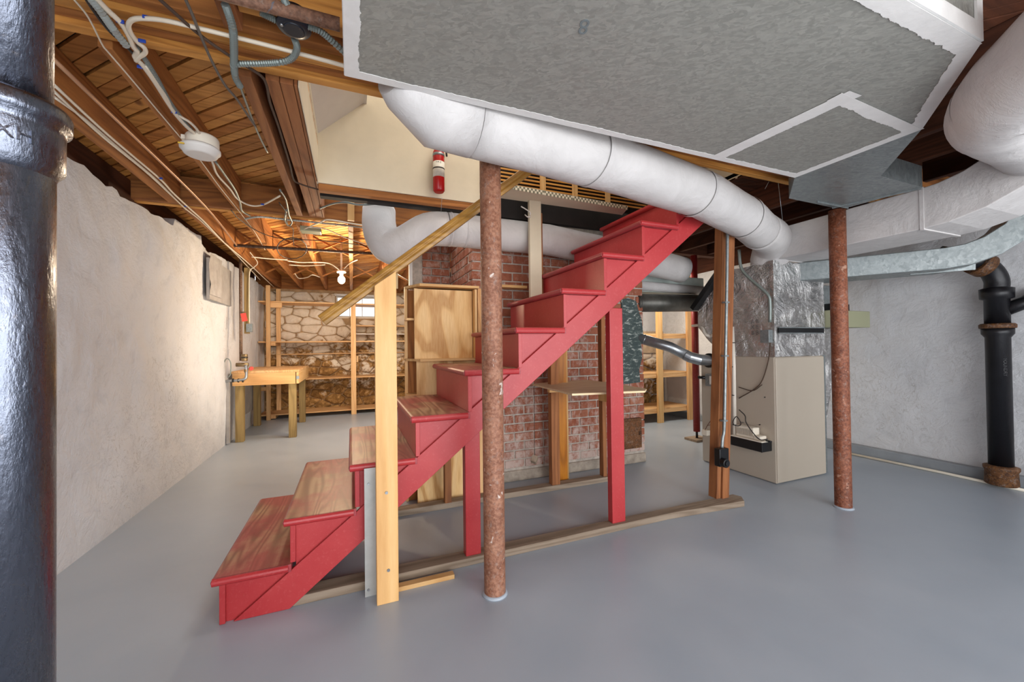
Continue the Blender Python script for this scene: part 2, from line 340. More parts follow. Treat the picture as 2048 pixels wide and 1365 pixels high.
def struct_empty(name, loc):
    o = bpy.data.objects.new(name, None); o.empty_display_size = .05; C.objects.link(o); o.location = loc; WL[o.name] = Vector(loc); o['kind'] = 'structure'; return o
def inst(src, name, loc, parent, rot=(0, 0, 0), scale=(1, 1, 1), mat=None):
    o = bpy.data.objects.new(name, src); C.objects.link(o); WL[o.name] = Vector(loc); o.parent = parent; o.location = Vector(loc)-WL[parent.name]; o.rotation_euler = rot; o.scale = scale; return o
def smooth_path(pts, n=6):
    pts = [Vector(p) for p in pts]; out = []
    q = [pts[0]*2-pts[1]]+pts+[pts[-1]*2-pts[-2]]
    for i in range(1, len(q)-2):
        a, b, c, d = q[i-1:i+3]
        for k in range(n):
            t = k/n; out.append(.5*((2*b)+(c-a)*t+(2*a-5*b+4*c-d)*t*t+(-a+3*b-3*c+d)*t**3))
    out.append(pts[-1]); return out
def text_mesh(txt, size, ext=.002):
    cu = bpy.data.curves.new('t', 'FONT'); cu.body = txt; cu.size = size; cu.extrude = ext; cu.align_x = 'CENTER'; cu.align_y = 'CENTER'
    o = bpy.data.objects.new('t', cu); me = bpy.data.meshes.new_from_object(o); bpy.data.objects.remove(o); 
    vs = [v.co.copy() for v in me.vertices]; fs = [tuple(p.vertices) for p in me.polygons]; return vs, fs

# ================================================================== SETTING
# floor
b = MB().box(-2.0, 5.4, -3.2, 8.9, -.12, 0); o = b.build('floor', M['floor']); o['kind'] = 'structure'
# left wall: rough displaced plaster grid with ragged top
def rough_wall(axis, const, u0, u1, topf, name, nrm, amp=.022, du=.055, mat=None, hole=None):
    nu = int((u1-u0)/du); nz = 44; vs = []; fs = []
    for i in range(nu+1):
        u = u0+(u1-u0)*i/nu; top = topf(u)
        for k in range(nz+1):
            z = top*k/nz
            d = noise.noise(Vector((u*1.1, z*1.1, const)))*amp+abs(noise.noise(Vector((u*3.7, z*3.2, const+5))))*amp*.9+noise.noise(Vector((u*9, z*9, const)))*amp*.25
            d *= min(1, z/.2+.25)*(.75+.45*z); p = const+nrm*d
            vs.append((p, u, z) if axis == 'x' else (u, p, z))
    for i in range(nu):
        for k in range(nz):
            a = i*(nz+1)+k; q = (a, a+1, a+nz+2, a+nz+1); fs.append(q if nrm*(1 if axis == 'x' else -1) < 0 else q[::-1])
    base = len(vs); back = const-nrm*.3
    for i in (0, nu):
        for z in (0, topf(u0+(u1-u0)*i/nu)): u = u0+(u1-u0)*i/nu; vs.append((back, u, z) if axis == 'x' else (u, back, z))
    bb = MB().add(vs, fs, True)
    # top ledge
    tv = []; 
    for i in range(nu+1):
        t = vs[i*(nz+1)+nz]; tv.append(t); tv.append((back, t[1], t[2]) if axis == 'x' else (t[0], back, t[2]))
    bb.add(tv, [(2*i, 2*i+2, 2*i+3, 2*i+1) for i in range(nu)])
    o = bb.build(name, mat or M['plaster']); o['kind'] = 'structure'; return o
def ltop(u): return 2.27+.05*max(0, min(1, (u-2)/4))+.035*noise.noise(Vector((u*4, 1, 2)))+.02*noise.noise(Vector((u*17, 3, 2)))+(.08 if 4.4 < u < 5.1 else 0)
rough_wall('x', -1.47, -2.8, 8.35, ltop, 'wall_left', 1)
rough_wall('x', 5.07, -2.8, 5.5, lambda u: 2.3, 'wall_right', -1)
# back wall: mortar backing (with window opening) and single stones
WX0, WX1, WZ0, WZ1 = -.27, .47, 1.80, 2.20
wb = struct_empty('wall_back', (0, 8.3, 0))
MB().box(-1.8, WX0, 8.3, 8.6, 0, 2.3).box(WX1, 3.2, 8.3, 8.6, 0, 2.3).box(WX0, WX1, 8.3, 8.6, 0, WZ0).box(WX0, WX1, 8.3, 8.6, WZ1, 2.3).build('mortar_backing', plain('brown_mortar', '#a98a66', .95, 0, 7, .6, .8, 30), wb)
def stones(x0, x1, z0, z1, y, parent, skip=None, md=.165):
    pts = []; tries = 0
    while tries < 4000 and len(pts) < 260:
        tries += 1; p = (random.uniform(x0, x1), random.uniform(z0, z1))
        if all(((p[0]-q[0])*.72)**2+((p[1]-q[1])*1.25)**2 > md*md for q in pts): pts.append(p)
    for p in pts:
        poly = [(x0, z0), (x1, z0), (x1, z1), (x0, z1)]
        for q in pts:
            if q is p or abs(q[0]-p[0]) > .9 or abs(q[1]-p[1]) > .7: continue
            # weighted metric so that the stones lie flat
            nx, nz = (q[0]-p[0])*.5, (q[1]-p[1])*1.6; mx_, mz_ = (p[0]+q[0])/2, (p[1]+q[1])/2; out = []
            for i in range(len(poly)):
                a, c = poly[i], poly[(i+1) % len(poly)]; fa = (mx_-a[0])*nx+(mz_-a[1])*nz; fc = (mx_-c[0])*nx+(mz_-c[1])*nz
                if fa >= 0: out.append(a)
                if (fa >= 0) != (fc >= 0): t = fa/(fa-fc); out.append((a[0]+(c[0]-a[0])*t, a[1]+(c[1]-a[1])*t))
            poly = out
            if len(poly) < 3: break
        if len(poly) < 3: continue
        cx, cz = sum(v[0] for v in poly)/len(poly), sum(v[1] for v in poly)/len(poly)
        if skip and skip[0] < cx < skip[1] and skip[2] < cz < skip[3]: continue
        res = []
        for i in range(len(poly)):
            a, c = poly[i], poly[(i+1) % len(poly)]
            for t in (0.12, .5, .88): res.append((a[0]+(c[0]-a[0])*t+random.uniform(-.006, .006), a[1]+(c[1]-a[1])*t+random.uniform(-.006, .006)))
        res = [(cx+(v[0]-cx)*.95, cz+(v[1]-cz)*.94) for v in res]
        if skip: res = [(v[0], v[1]) if not (skip[0] < v[0] < skip[1] and skip[2] < v[1] < skip[3]) else (v[0], skip[2]) if cz < skip[2] else (v[0], skip[3]) if cz > skip[3] else ((skip[0] if cx < skip[0] else skip[1]), v[1]) for v in res]
        n = len(res); dp = random.uniform(.012, .05)
        vs = [(v[0], y+.02, v[1]) for v in res]+[(v[0], y-dp*.5, v[1]) for v in res]+[(cx+(v[0]-cx)*.78, y-dp-random.uniform(0, .012), cz+(v[1]-cz)*.78) for v in res]
        fs = [(i, (i+1) % n, (i+1) % n+n, i+n) for i in range(n)]+[(i+n, (i+1) % n+n, (i+1) % n+2*n, i+2*n) for i in range(n)]+[tuple(range(2*n, 3*n))]
        MB().add(vs, fs, True).build('stone', M['stone'], parent)
stones(-1.45, 1.3, .0, 2.26, 8.3, wb, (WX0-.02, WX1+.02, WZ0-.03, WZ1+.03))
# wall behind the chimney, on the furnace side
ws = struct_empty('wall_side', (4, 5.45, 0))
MB().box(2.6, 5.1, 5.45, 5.7, 0, 2.3).build('mortar_backing', M['plaster'], ws)
stones(3.35, 5.05, 0, 1.05, 5.45, ws)
MB().box(3.0, 5.05, 5.40, 5.46, 1.05, 1.42).build('rendered_band', plain('tan_render', '#c5ae92', .9, 0, 8, .5, .5, 30), ws)
# short return walls closing the plan
b = MB().box(2.9, 3.0, 5.4, 8.6, 0, 2.3); o = b.build('wall_inner', M['plaster']); o['kind'] = 'structure'
# skirting on the right wall
o = MB().box(4.985, 5.06, -2.8, 5.4, 0, .095).build('baseboard_right', M['basegrey'], bevel=.006); o['kind'] = 'structure'
# window
wn = struct_empty('window_1', ((WX0+WX1)/2, 8.4, WZ0))
f = MB(); t = .025
f.box(WX0, WX1, 8.36, 8.42, WZ0, WZ0+t).box(WX0, WX1, 8.36, 8.42, WZ1-t, WZ1).box(WX0, WX0+t, 8.36, 8.42, WZ0+t, WZ1-t).box(WX1-t, WX1, 8.36, 8.42, WZ0+t, WZ1-t)
f.build('window_frame', M['white'], wn)
mx = [WX0+t, -.03, .2, WX1-t]; zm = (WZ0+WZ1)/2
for x in mx[1:3]: MB().box(x-.008, x+.008, 8.37, 8.41, WZ0+t, WZ1-t).build('muntin', M['white'], wn)
for i in range(3):
    a, c = mx[i]+(.008 if i else 0), mx[i+1]-(.008 if i < 2 else 0)
    MB().box(a, c, 8.385, 8.391, WZ0+t, WZ1-t).build('pane', M['glass'], wn)
MB().box(WX0-.04, WX1+.04, 8.27, 8.36, WZ0-.03, WZ0).build('window_sill', M['stone'], wn)
MB().box(WX0-.05, WX1+.05, 8.27, 8.36, WZ1, WZ1+.04).build('window_head', M['white'], wn)
# ---- ceiling: diagonal boards
ce = struct_empty('ceiling', (0, 4, 2.5))
def clip(poly, x0, x1, y0, y1):
    def cl(p, f, g):
        out = []
        for i in range(len(p)):
            a, c = p[i], p[(i+1) % len(p)]; fa, fc = f(a), f(c)
            if fa >= 0: out.append(a)
            if (fa >= 0) != (fc >= 0): t = fa/(fa-fc); out.append((a[0]+(c[0]-a[0])*t, a[1]+(c[1]-a[1])*t))
        return out
    for f in (lambda p: p[0]-x0, lambda p: x1-p[0], lambda p: p[1]-y0, lambda p: y1-p[1]):
        poly = cl(poly, f, 0)
        if len(poly) < 3: return None
    return poly
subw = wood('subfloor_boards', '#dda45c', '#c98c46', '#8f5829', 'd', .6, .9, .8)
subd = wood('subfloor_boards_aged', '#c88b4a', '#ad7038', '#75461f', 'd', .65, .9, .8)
wdt = .069*math.sqrt(2)   # spacing along y
def boards(x0, x1, y0, y1, one=True, step=wdt, gap=.010, bm=None):
    # boards run along (1,-1): x+y = const
    s0 = x0+y0; n = int((x1+y1-s0)/step)+1; big = MB()
    for i in range(n):
        a = s0+i*step; c = a+step-(gap*2.0 if i % 2 else gap*.9)
        poly = [(x0-1, a-x0+1), (x0-1, c-x0+1), (x1+1, c-x1-1), (x1+1, a-x1-1)]
        p = clip(poly, x0, x1, y0, y1)
        if not p: continue
        dz = random.uniform(0, .003)
        if one: MB().prism(p, 'z', 2.55+dz, 2.57).build('plank', subw if random.random() < .6 else subd, ce)
        else: big.prism(p, 'z', 2.55, 2.57)
    if not one: big.build('planks', bm or subd, ce, kind='stuff')
boards(-1.7, -.2, 1.7, 8.5); boards(-.2, 1.3, 3.83, 8.5)
boards(-1.7, .6, -3, 1.53, False); boards(.6, 5.2, -3, 1.53, False, bm=darkw('x')); boards(1.3, 5.2, 3.83, 8.5, False, bm=darkw('x')); boards(2.95, 5.2, 1.53, 3.83, False, bm=darkw('x'))  # dark wood on the right: shade of those bays put into the colour
MB().box(-1.9, -.2, -3, 8.8, 2.58, 2.61).box(-.2, 5.4, 3.8, 8.8, 2.58, 2.61).box(-.2, 5.4, -3, 1.6, 2.58, 2.61).box(2.95, 5.4, 1.6, 3.8, 2.58, 2.61).build('gap_shade_backing', M['blackish'], ce)  # black backing sheet, puts shade behind the gaps between boards
# rims closing the joist bays
o = MB().box(-1.90, -1.66, -3, 8.6, 2.2, 2.57).build('trim_1', darkw('y')); o['kind'] = 'structure'
o = MB().box(-1.6, 3.2, 8.33, 8.6, 2.3, 2.56).build('trim_2', joistw('x')); o['kind'] = 'structure'
o = MB().box(5.1, 5.3, -3, 5.6, 2.25, 2.57).build('trim_3', darkw('y')); o['kind'] = 'structure'

# ================================================================== JOISTS AND BEAMS
gi = thing('girder', (1.8, 1.65, 2.29), 'long built-up wooden girder of parallel planks crossing the ceiling near the viewer', 'beam')
ys = 1.865
for i in range(5):
    z0 = 2.33+random.uniform(-.004, .03); MB().box(-1.6, 5.05, ys-.044, ys, z0 if i else 2.33, 2.549).build('beam_plank', wood('golden_beam_wood', '#d99d50', '#bc7c36', '#7f4a1f', 'x', .7, .3) if i % 3 != 1 else joistw('x'), gi, bevel=.003); ys -= .046
hd = thing('header_beam', (0, 3.66, 2.28), 'doubled wooden header beam crossing the joists beyond the stair opening', 'beam')
MB().box(-1.5, 1.6, 3.73, 3.775, 2.32, 2.53).build('beam_plank', joistw('x'), hd, bevel=.003); MB().box(-1.5, 1.6, 3.78, 3.825, 2.315, 2.53).build('beam_plank', wood('golden_beam_wood', '', '', '', 'x'), hd, bevel=.003)
MB().box(1.6, 4.4, 3.73, 3.82, 2.32, 2.53).build('beam_plank', darkw('x'), hd)
def joist(x, y0, y1, label, wd=.043, z0=2.27, mat=None, group=None, z1=2.498, cat='joist', name='floor_joist'):
    x *= KZ; y0 = y0*KZ; y1 = min(y1*KZ, 8.32); z0 = kz(z0); z1 = 2.549
    return tag(MB().box(x-wd/2, x+wd/2, y0, y1, z0, z1).build(name, mat or joistw('y'), bevel=.004), label, cat, group)
joist(-1.19, 1.815, 3.58, 'reddish joist closest to the left wall, white cables along it, before the header', .07)
joist(-.80, 1.815, 3.58, 'ceiling joist carrying the round smoke detector', .043)
joist(-.382, 1.815, 3.58, 'single rough joist just left of the doubled trimmer, insect-scarred at its near end', .046, mat=studw('y'))
tr = thing('trimmer', (-.25, 2.7, 2.275), 'tripled wooden trimmer along the left edge of the stair opening', 'joist')
for x0, x1 in ((-.324, -.274), (-.272, -.222), (-.220, -.207)): MB().box(x0, x1, 1.88, 3.72, 2.315, 2.549).build('beam_plank', studw('y'), tr, bevel=.003)
joist(-1.17, 3.71, 8.25, 'ceiling joist nearest the left wall beyond the header, cables clipped to its side', .046)
joist(-.82, 3.71, 8.25, 'ceiling joist beyond the header, second out from the left wall', .046)
joist(-.42, 3.71, 8.25, 'ceiling joist beyond the header with the small olive box at its near end', .046)
joist(.0, 3.71, 8.25, 'ceiling joist coloured as lit, beside the glowing bare bulb', .046, mat=wood('lit_joist', '#cf9a62', '#b47c46', '#865228', 'y'))  # lighter copy of the joist wood, bulb glow painted in
joist(.43, 3.71, 8.25, 'ceiling joist behind the elbow of the rear white duct', .046)
joist(.86, 4.05, 8.25, 'ceiling joist beside the grey stud at the chimney', .046)
joist(1.3, 4.05, 8.25, 'ceiling joist hidden behind the chimney top', .046)
joist(-1.58, 1.815, 8.25, 'dark sill joist resting on top of the left wall', .05, mat=darkw('y'), z0=2.33)
for x, lab in ((-1.2, 'joist stub at the top edge beside the black stack'), (-.78, 'joist stub above the armored cable at the top edge'), (-.36, 'short reddish joist meeting the girder above the bent armored cable'), (.05, 'joist stub hidden beside the big grey duct')):
    joist(x, -2.5, 1.565, lab, .055, z0=2.275, mat=studw('y'))
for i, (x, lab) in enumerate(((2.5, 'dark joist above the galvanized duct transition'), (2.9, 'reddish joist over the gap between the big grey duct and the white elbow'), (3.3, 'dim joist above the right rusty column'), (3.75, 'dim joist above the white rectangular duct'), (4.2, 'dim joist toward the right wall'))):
    joist(x, -2.5, 1.47, lab, .05, z0=2.32, mat=darkw('y'))  # darker wood paints shade onto these joists against the upward fill
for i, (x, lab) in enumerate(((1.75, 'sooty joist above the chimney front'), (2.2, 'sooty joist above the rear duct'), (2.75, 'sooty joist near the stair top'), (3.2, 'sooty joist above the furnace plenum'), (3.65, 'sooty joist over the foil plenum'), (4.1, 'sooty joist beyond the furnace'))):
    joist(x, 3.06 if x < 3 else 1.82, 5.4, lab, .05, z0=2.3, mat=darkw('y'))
tag(MB().box(-.34, .35, 1.50, 1.55, 2.33, 2.549).build('blocking_board', wood('golden_beam_wood', '', '', '', 'x')), 'rough orange blocking board above the iron pipe at the top edge', 'board')
# cross bridging
br = thing('cross_bridging', (-.2, 5.55, 2.3), 'row of thin crossed wooden struts between the far joists', 'bridging')
for y0 in (5.2, 6.85):
    for a, c in ((-1.15, -.84), (-.80, -.44), (-.40, -.02), (.02, .41), (.45, .84)):
        MB().bar((a*KZ, y0, 2.33), (c*KZ, y0, 2.53), .018, .04, (0, 1, 0)).build('strut', joistw('x'), br)
        MB().bar((a*KZ, y0+.03, 2.53), (c*KZ, y0+.03, 2.33), .018, .04, (0, 1, 0)).build('strut', joistw('x'), br)
# stair opening: far header at plaster, hanging stub, sooty beam
o = tag(MB().box(-.2, 1.0, 2.93, 2.99, 2.265, 2.31).build('opening_header', joistw('x'), bevel=.003), 'narrow wooden edge under the cream plaster wall of the stair opening', 'beam')
o = tag(MB().box(-.2, 3.0, 3.07, 3.13, 2.275, 2.549).build('old_beam', M['blackish']), 'blackened old beam above the rear white duct', 'beam')
o = tag(MB().bar(P(702, 350, y=3.7), P(702, 442, y=3.7), .055, .02, (0, 1, 0)).build('wood_strip', pine('z')), 'short pale wood strip hanging between trimmer and duct elbow', 'board')
# upper stairwell enclosure
Vb = P(727, 207, y=2.92); ww = struct_empty('wall_stairwell', (.6, 2.92, 2.31))
MB().box(-.21, .93, 2.92, 2.95, 2.31, 4.4).build('plaster_face', M['cream'], ww)
MB().box(.93, 3.0, 2.95, 2.98, 2.5, 4.4).build('plaster_face', M['cream'], ww)
MB().box(-.24, -.20, 1.88, 2.95, 2.56, 4.4).box(-.204, -.20, 1.88, 2.92, 2.31, 2.56).build('side_face', M['cream'], ww)
MB().box(-.2, 3.0, 1.83, 1.87, 2.56, 4.4).build('front_face', M['cream'], ww)
MB().box(2.95, 3.0, 1.87, 2.95, 2.56, 4.4).build('end_face', M['cream'], ww)
MB().box(-.25, 3.0, 1.76, 3.0, 4.4, 4.45).build('upper_ceiling', M['white'], ww)
a = Vector((-.2, 2.92, 2.64)); d = Vector((Vb.x, 2.92, Vb.z))
MB().add([a, d, (d.x, 1.87, d.z), (-.2, 1.87, 2.64), a+Vector((0, 0, .02)), d+Vector((0, 0, .02)), (d.x, 1.87, d.z+.02), (-.2, 1.87, 2.66)], [(0, 1, 2, 3), (7, 6, 5, 4), (0, 4, 5, 1), (1, 5, 6, 2), (2, 6, 7, 3), (3, 7, 4, 0)]).build('sloping_soffit', M['white'], ww)
MB().box(d.x, d.x+.02, 1.87, 2.92, d.z, 4.4).build('soffit_riser', M['white'], ww)
# pantry shelf with gingham edging and lattice
sh = thing('pantry_shelf', (1.5, 2.8, 2.38), 'cream shelf edged with green gingham paper, slatted rack behind it', 'shelf')
g0, g1 = P(1000, 372, z=2.385), P(1255, 418, z=2.385)
MB().add([(.93, 2.95, 2.385), (2.3, 2.95, 2.385), (g1.x, g1.y, 2.385), (g0.x, g0.y, 2.385), (.93, 2.95, 2.40), (2.3, 2.95, 2.40), (g1.x, g1.y, 2.40), (g0.x, g0.y, 2.40)], [(3, 2, 1, 0), (4, 5, 6, 7), (0, 1, 5, 4), (1, 2, 6, 5), (2, 3, 7, 6), (3, 0, 4, 7)]).build('shelf_board', M['cream'], sh)
MB().add([(g0.x, g0.y-.004, 2.375), (g1.x, g1.y-.004, 2.375), (g1.x, g1.y-.004, 2.41), (g0.x, g0.y-.004, 2.41), (g0.x, g0.y, 2.375), (g1.x, g1.y, 2.375), (g1.x, g1.y, 2.41), (g0.x, g0.y, 2.41)], [(0, 1, 2, 3), (7, 6, 5, 4), (0, 4, 5, 1), (1, 5, 6, 2), (2, 6, 7, 3), (3, 7, 4, 0)]).build('paper_edging', M['gingham'], sh)
for i in range(9): MB().box(.95, 2.5, 2.86, 2.868, 2.43+i*.03, 2.442+i*.03).build('slat', wood('golden_beam_wood', '', '', '', 'x'), sh)
MB().box(.95, 2.6, 2.93, 2.945, 2.40, 2.75).build('backing', M['black'], sh)
for x in (1.42, 1.72, 2.05): MB().box(x, x+.05, 2.85, 2.858, 2.40, 2.70).build('upright', pine('z'), sh)

# ================================================================== COLUMNS, STACKS
def column(cx, cy, top, label, mt=None):
    t = thing('steel_column', (cx, cy, 0), label, 'column')
    MB().lathe([(.0535, 0), (.0535, .004), (.0515, .01), (.0515, .7*top), (.0515, top)], cx, cy, 40).build('post', mt or M['rust'], t)
    MB().lathe([(.062, .0), (.060, .006), (.054, .012)], cx, cy, 28).build('paint_collar', M['floor'], t)
    return t
column(.636, 1.825, 2.33, 'rusty round steel column standing in front of the red stairs')
column(3.295, 1.768, 2.162, 'rusty round steel column beside the beige furnace', mat_rust('orange_rust', '#7d4329', '#a0654a', '#52291a', '#b58d78'))
# near black cast-iron stack at left
sx, sy = -.665, 1.13; rr = .079
t = thing('waste_stack', (sx, sy, 0), 'large glossy black cast-iron waste stack at the left edge with a hub joint', 'pipe')
hz = 1.635
MB().lathe([(rr*1.03, 0), (rr*1.02, hz-.07), (rr, hz-.065)], sx, sy, 64).build('lower_pipe', M['iron'], t)
MB().lathe([(rr*1.0, hz-.075), (rr*1.06, hz-.062), (rr*1.19, hz-.05), (rr*1.2, hz+.02), (rr*1.21, hz+.035), (rr*1.31, hz+.04), (rr*1.33, hz+.05), (rr*1.33, hz+.068), (rr*1.28, hz+.076), (rr*.99, hz+.079)], sx, sy, 64).build('hub', M['iron'], t)
MB().lathe([(rr*.97, hz+.07), (rr*.97, 2.5)], sx, sy, 64).build('upper_pipe', M['iron'], t)
def wrap_text(txt, size, cx, cy, r, zc, ang, vertical=False, mat=None, parent=None, name='raised_lettering', ext=.0015):
    vs, fs = text_mesh(txt, size, ext); out = []
    for v in vs:
        u, h, e = (v.y, -v.x, v.z) if vertical else (v.x, v.y, v.z)
        if vertical: u = v.y
        a = ang+u/r; out.append((cx+(r+e)*math.cos(a), cy+(r+e)*math.sin(a), zc+h))
    return MB().add(out, fs).build(name, mat, parent)
tocam = math.atan2(-sy, -sx)
wrap_text('XH', .038, sx, sy, rr*1.2, hz-.012, tocam+.22, False, M['iron'], t, ext=.004)
wrap_text('FOUNDRY PIPE AND FITTINGS ASTM A74 UPC', .032, sx, sy, rr*1.03, 1.0, tocam-.2, True, M['iron'], t, ext=.004)
# cables crossing etc come later.  right-hand black stack
bx_, by_ = 4.90, 1.50
t = thing('soil_pipe', (bx_, by_, 0), 'black cast-iron soil pipe standing against the right wall', 'pipe')
iron2 = plain('matte_black_iron', '#17161a', .38, .2, 10, .5, .25, 40)
rusty = mat_rust('rusty_iron_joint', '#5b3a24', '#8a5c30', '#2a1a12', '#a97a4a')
r2 = .07
MB().lathe([(.085, 0.02), (.095, .03), (.09, .13), (.1, .15), (.1, .17), (.07, .18)], bx_, by_, 32).build('cleanout_base', rusty, t)
MB().lathe([(.025, .17), (.025, .20), (.018, .205)], bx_-.03, by_-.03, 12).build('cleanout_plug', rusty, t)
MB().lathe([(r2, .17), (r2, 1.22), (r2*1.28, 1.25), (r2*1.3, 1.3)], bx_, by_, 40).build('pipe', iron2, t)
MB().lathe([(r2*1.42, 1.295), (r2*1.46, 1.305), (r2*1.46, 1.325), (r2*1.3, 1.335)], bx_, by_, 40).build('rim', rusty, t)
MB().lathe([(r2*1.02, 1.33), (r2*1.02, 1.53), (r2*1.35, 1.54), (r2*1.38, 1.62), (r2*1.0, 1.63)], bx_, by_, 40).build('wye_fitting', iron2, t)
MB().tube([(bx_, by_, 1.42), (bx_+.08, by_-.13, 1.50), (bx_+.1, by_-.22, 1.58)], [.05, .05, .055], 20).build('wye_branch', iron2, t)
e = smooth_path([(bx_, by_, 1.60), (bx_, by_, 1.70), (bx_-.06, by_+.03, 1.80), (bx_-.22, by_+.10, 1.88)], 6)
MB().tube(e, r2*1.02, 24).build('elbow', iron2, t)
MB().tube([(bx_-.07, by_+.035, 1.805), (bx_-.14, by_+.065, 1.842)], r2*1.35, 24).build('elbow_hub', rusty, t)
MB().tube([(bx_-.2, by_+.09, 1.87), (bx_-.31, by_+.22, 1.93)], r2*.98, 24).build('branch_pipe', iron2, t)
wrap_text('FOUNDRY', .03, bx_, by_, r2, .98, math.atan2(-by_, -bx_)+.5, True, iron2, t)
# floor strip along right wall
tag(MB().tube([P(1700, 908, z=.012), P(1880, 945, z=.012), P(2060, 984, z=.012)], .012, 10).build('floor_conduit', M['ivory']), 'thin pale pipe lying on the floor along the right wall skirting', 'pipe')

# ================================================================== STAIRS
st = thing('staircase', (.8, 2.55, 0), 'red painted wooden staircase with worn treads rising toward the furnace', 'stairs')
X = [-.569, -.297, -.018, .275, .557, .859, 1.158, 1.452, 1.756, 2.055, 2.35]
Z = [.211, .419, .632, .843, 1.072, 1.305, 1.543, 1.783, 2.017, 2.245, 2.47]
YN, YF = 2.06, 3.05; th = .034
redk = M['red']
for i in range(10):
    x1 = X[i+1]+.03
    ov = .0 if i else 0
    b = MB(); n = 6; prof = [(x1+.004, Z[i]-th), (x1+.004, Z[i])]
    for k in range(n+1): a = math.pi/2+math.pi*k/n; prof.append((X[i]+th/2+math.cos(a)*th/2, Z[i]-th/2+math.sin(a)*th/2))
    yf = YF if i < 3 else 2.955
    b.prism(prof, 'y', YN+.012, yf)
    b.build('tread', M['tread'] if i < 9 else redk, st, bevel=.002)
    b = MB(); prof = []
    for k in range(n+1): a = math.pi/2+math.pi*k/n; prof.append((YN+th/2+math.cos(a)*th/2, Z[i]-th/2+math.sin(a)*th/2))
    prof.append((YN+.014, Z[i]-th)); prof = [(YN+.0145, Z[i])]+prof
    b.prism(prof, 'x', X[i]+.006, x1-.008); b.build('side_nosing', redk, st)
    zb = Z[i-1] if i else 0
    MB().box(X[i]+.028, X[i]+.05, YN+.026, yf-.01, zb+.001, Z[i]-th-.001).build('riser', redk, st, bevel=.002)
def zl(x): return max(0, .7895*x+.215)       # lower edge line of the stringer
def zu(x): return .7895*x+.367+.02
for yy, nm in ((YN+.045, 'side_panel'), (2.92, 'side_panel')):
    b = MB()
    for i in range(10):
        xa, xb = X[i]+.05, X[i+1]+.05
        la, lb = zl(xa), zl(xb); zt = Z[i]-th-.001
        poly = [(xa, la), (xb, lb), (xb, zt), (xa, zt)]
        if la == 0 and lb > 0: xc = -.215/.7895; poly = [(xa, 0), (xc, 0), (xb, lb), (xb, zt), (xa, zt)]
        b.prism(poly, 'y', yy, yy+.016)
    b.build(nm, redk, st)
xs = (-.272, 2.42)
def stringer(y0, y1):
    poly = [(-.52, 0), (-.2723, 0), (2.42, zl(2.42)), (2.42, zu(2.42)), (-.47, .0161)]
    poly = [(-.49, .001), (-.2723, .001), (2.42, zl(2.42)), (2.42, zu(2.42)-.02)]
    return MB().prism(poly, 'y', y0, y1)
stringer(YN+.028, YN+.0445).build('stringer', redk, st, bevel=.002)
stringer(2.937, 2.95).build('stringer', redk, st)
# plates, posts
tag(MB().prism([(-.262, 2.10), (2.0, 2.115), (2.66, 2.06), (2.72, 2.13), (2.70, 2.19), (-.262, 2.20)], 'z', 0, .042).build('sole_plate', greyw('x'), bevel=.004), 'weathered grey-brown floor plate under the near side of the stairs', 'board')
tag(MB().box(.24, 2.12, 2.905, 2.995, 0, .042).build('sole_plate', greyw('x'), bevel=.004), 'weathered floor plate in front of the brick chimney', 'board')
tag(MB().box(.20, .485, 2.02, 2.062, 0, .022).build('wood_strip', pine('x'), bevel=.002), 'short pale wood strip lying on the floor beside the stair post', 'board')
def post(x0, x1, y0, y1, z0, z1, mat, label, name='post', bev=.004): return tag(MB().box(x0, x1, y0, y1, z0, z1).build(name, mat, bevel=bev), label, 'post')
post(.575, .662, 2.125, 2.18, .042, .72, redk, 'short red post under the stairs behind the near rusty column', 'red_post')
post(1.553, 1.655, 2.135, 2.185, .042, 1.44, redk, 'tall red post holding up the upper stairs', 'red_post')
bp = thing('stair_post', (.15, 1.97, 0), 'pale knotty pine post bolted to the lower stairs under the handrail', 'post')
MB().add([(.101, 1.95, 0), (.199, 1.95, 0), (.199, 1.99, 0), (.101, 1.99, 0), (.101, 1.95, 1.49), (.199, 1.95, 1.565), (.199, 1.99, 1.565), (.101, 1.99, 1.49)], [(0, 3, 2, 1), (4, 5, 6, 7), (0, 1, 5, 4), (1, 2, 6, 5), (2, 3, 7, 6), (3, 0, 4, 7)]).build('board', pine('z'), bp, bevel=.003)
MB().box(.103, .197, 1.99, 2.075, 0.0, .6).build('spacer', pine('z'), bp)
for px, py in ((773, 986), (777, 1141)): p = P(px, py, y=1.95); MB().tube([(p.x, 1.951, p.z), (p.x, 1.945, p.z)], .007, 12).build('bolt_head', M['steel'], bp)
mp_ = thing('metal_strip', (.08, 2.04, 0), 'upright galvanized metal strip screwed beside the pale stair post', 'strip')
MB().box(.052, .108, 2.042, 2.046, .0, .615).build('strip', plain('pale_galvanized', '#b3b4b1', .5, .25, 14, .2), mp_)
for px, py in ((737, 969), (737, 1181)): p = P(px, py, y=2.04); MB().tube([(p.x, 2.043, p.z), (p.x, 2.037, p.z)], .006, 10).build('screw_head', M['steel'], mp_)
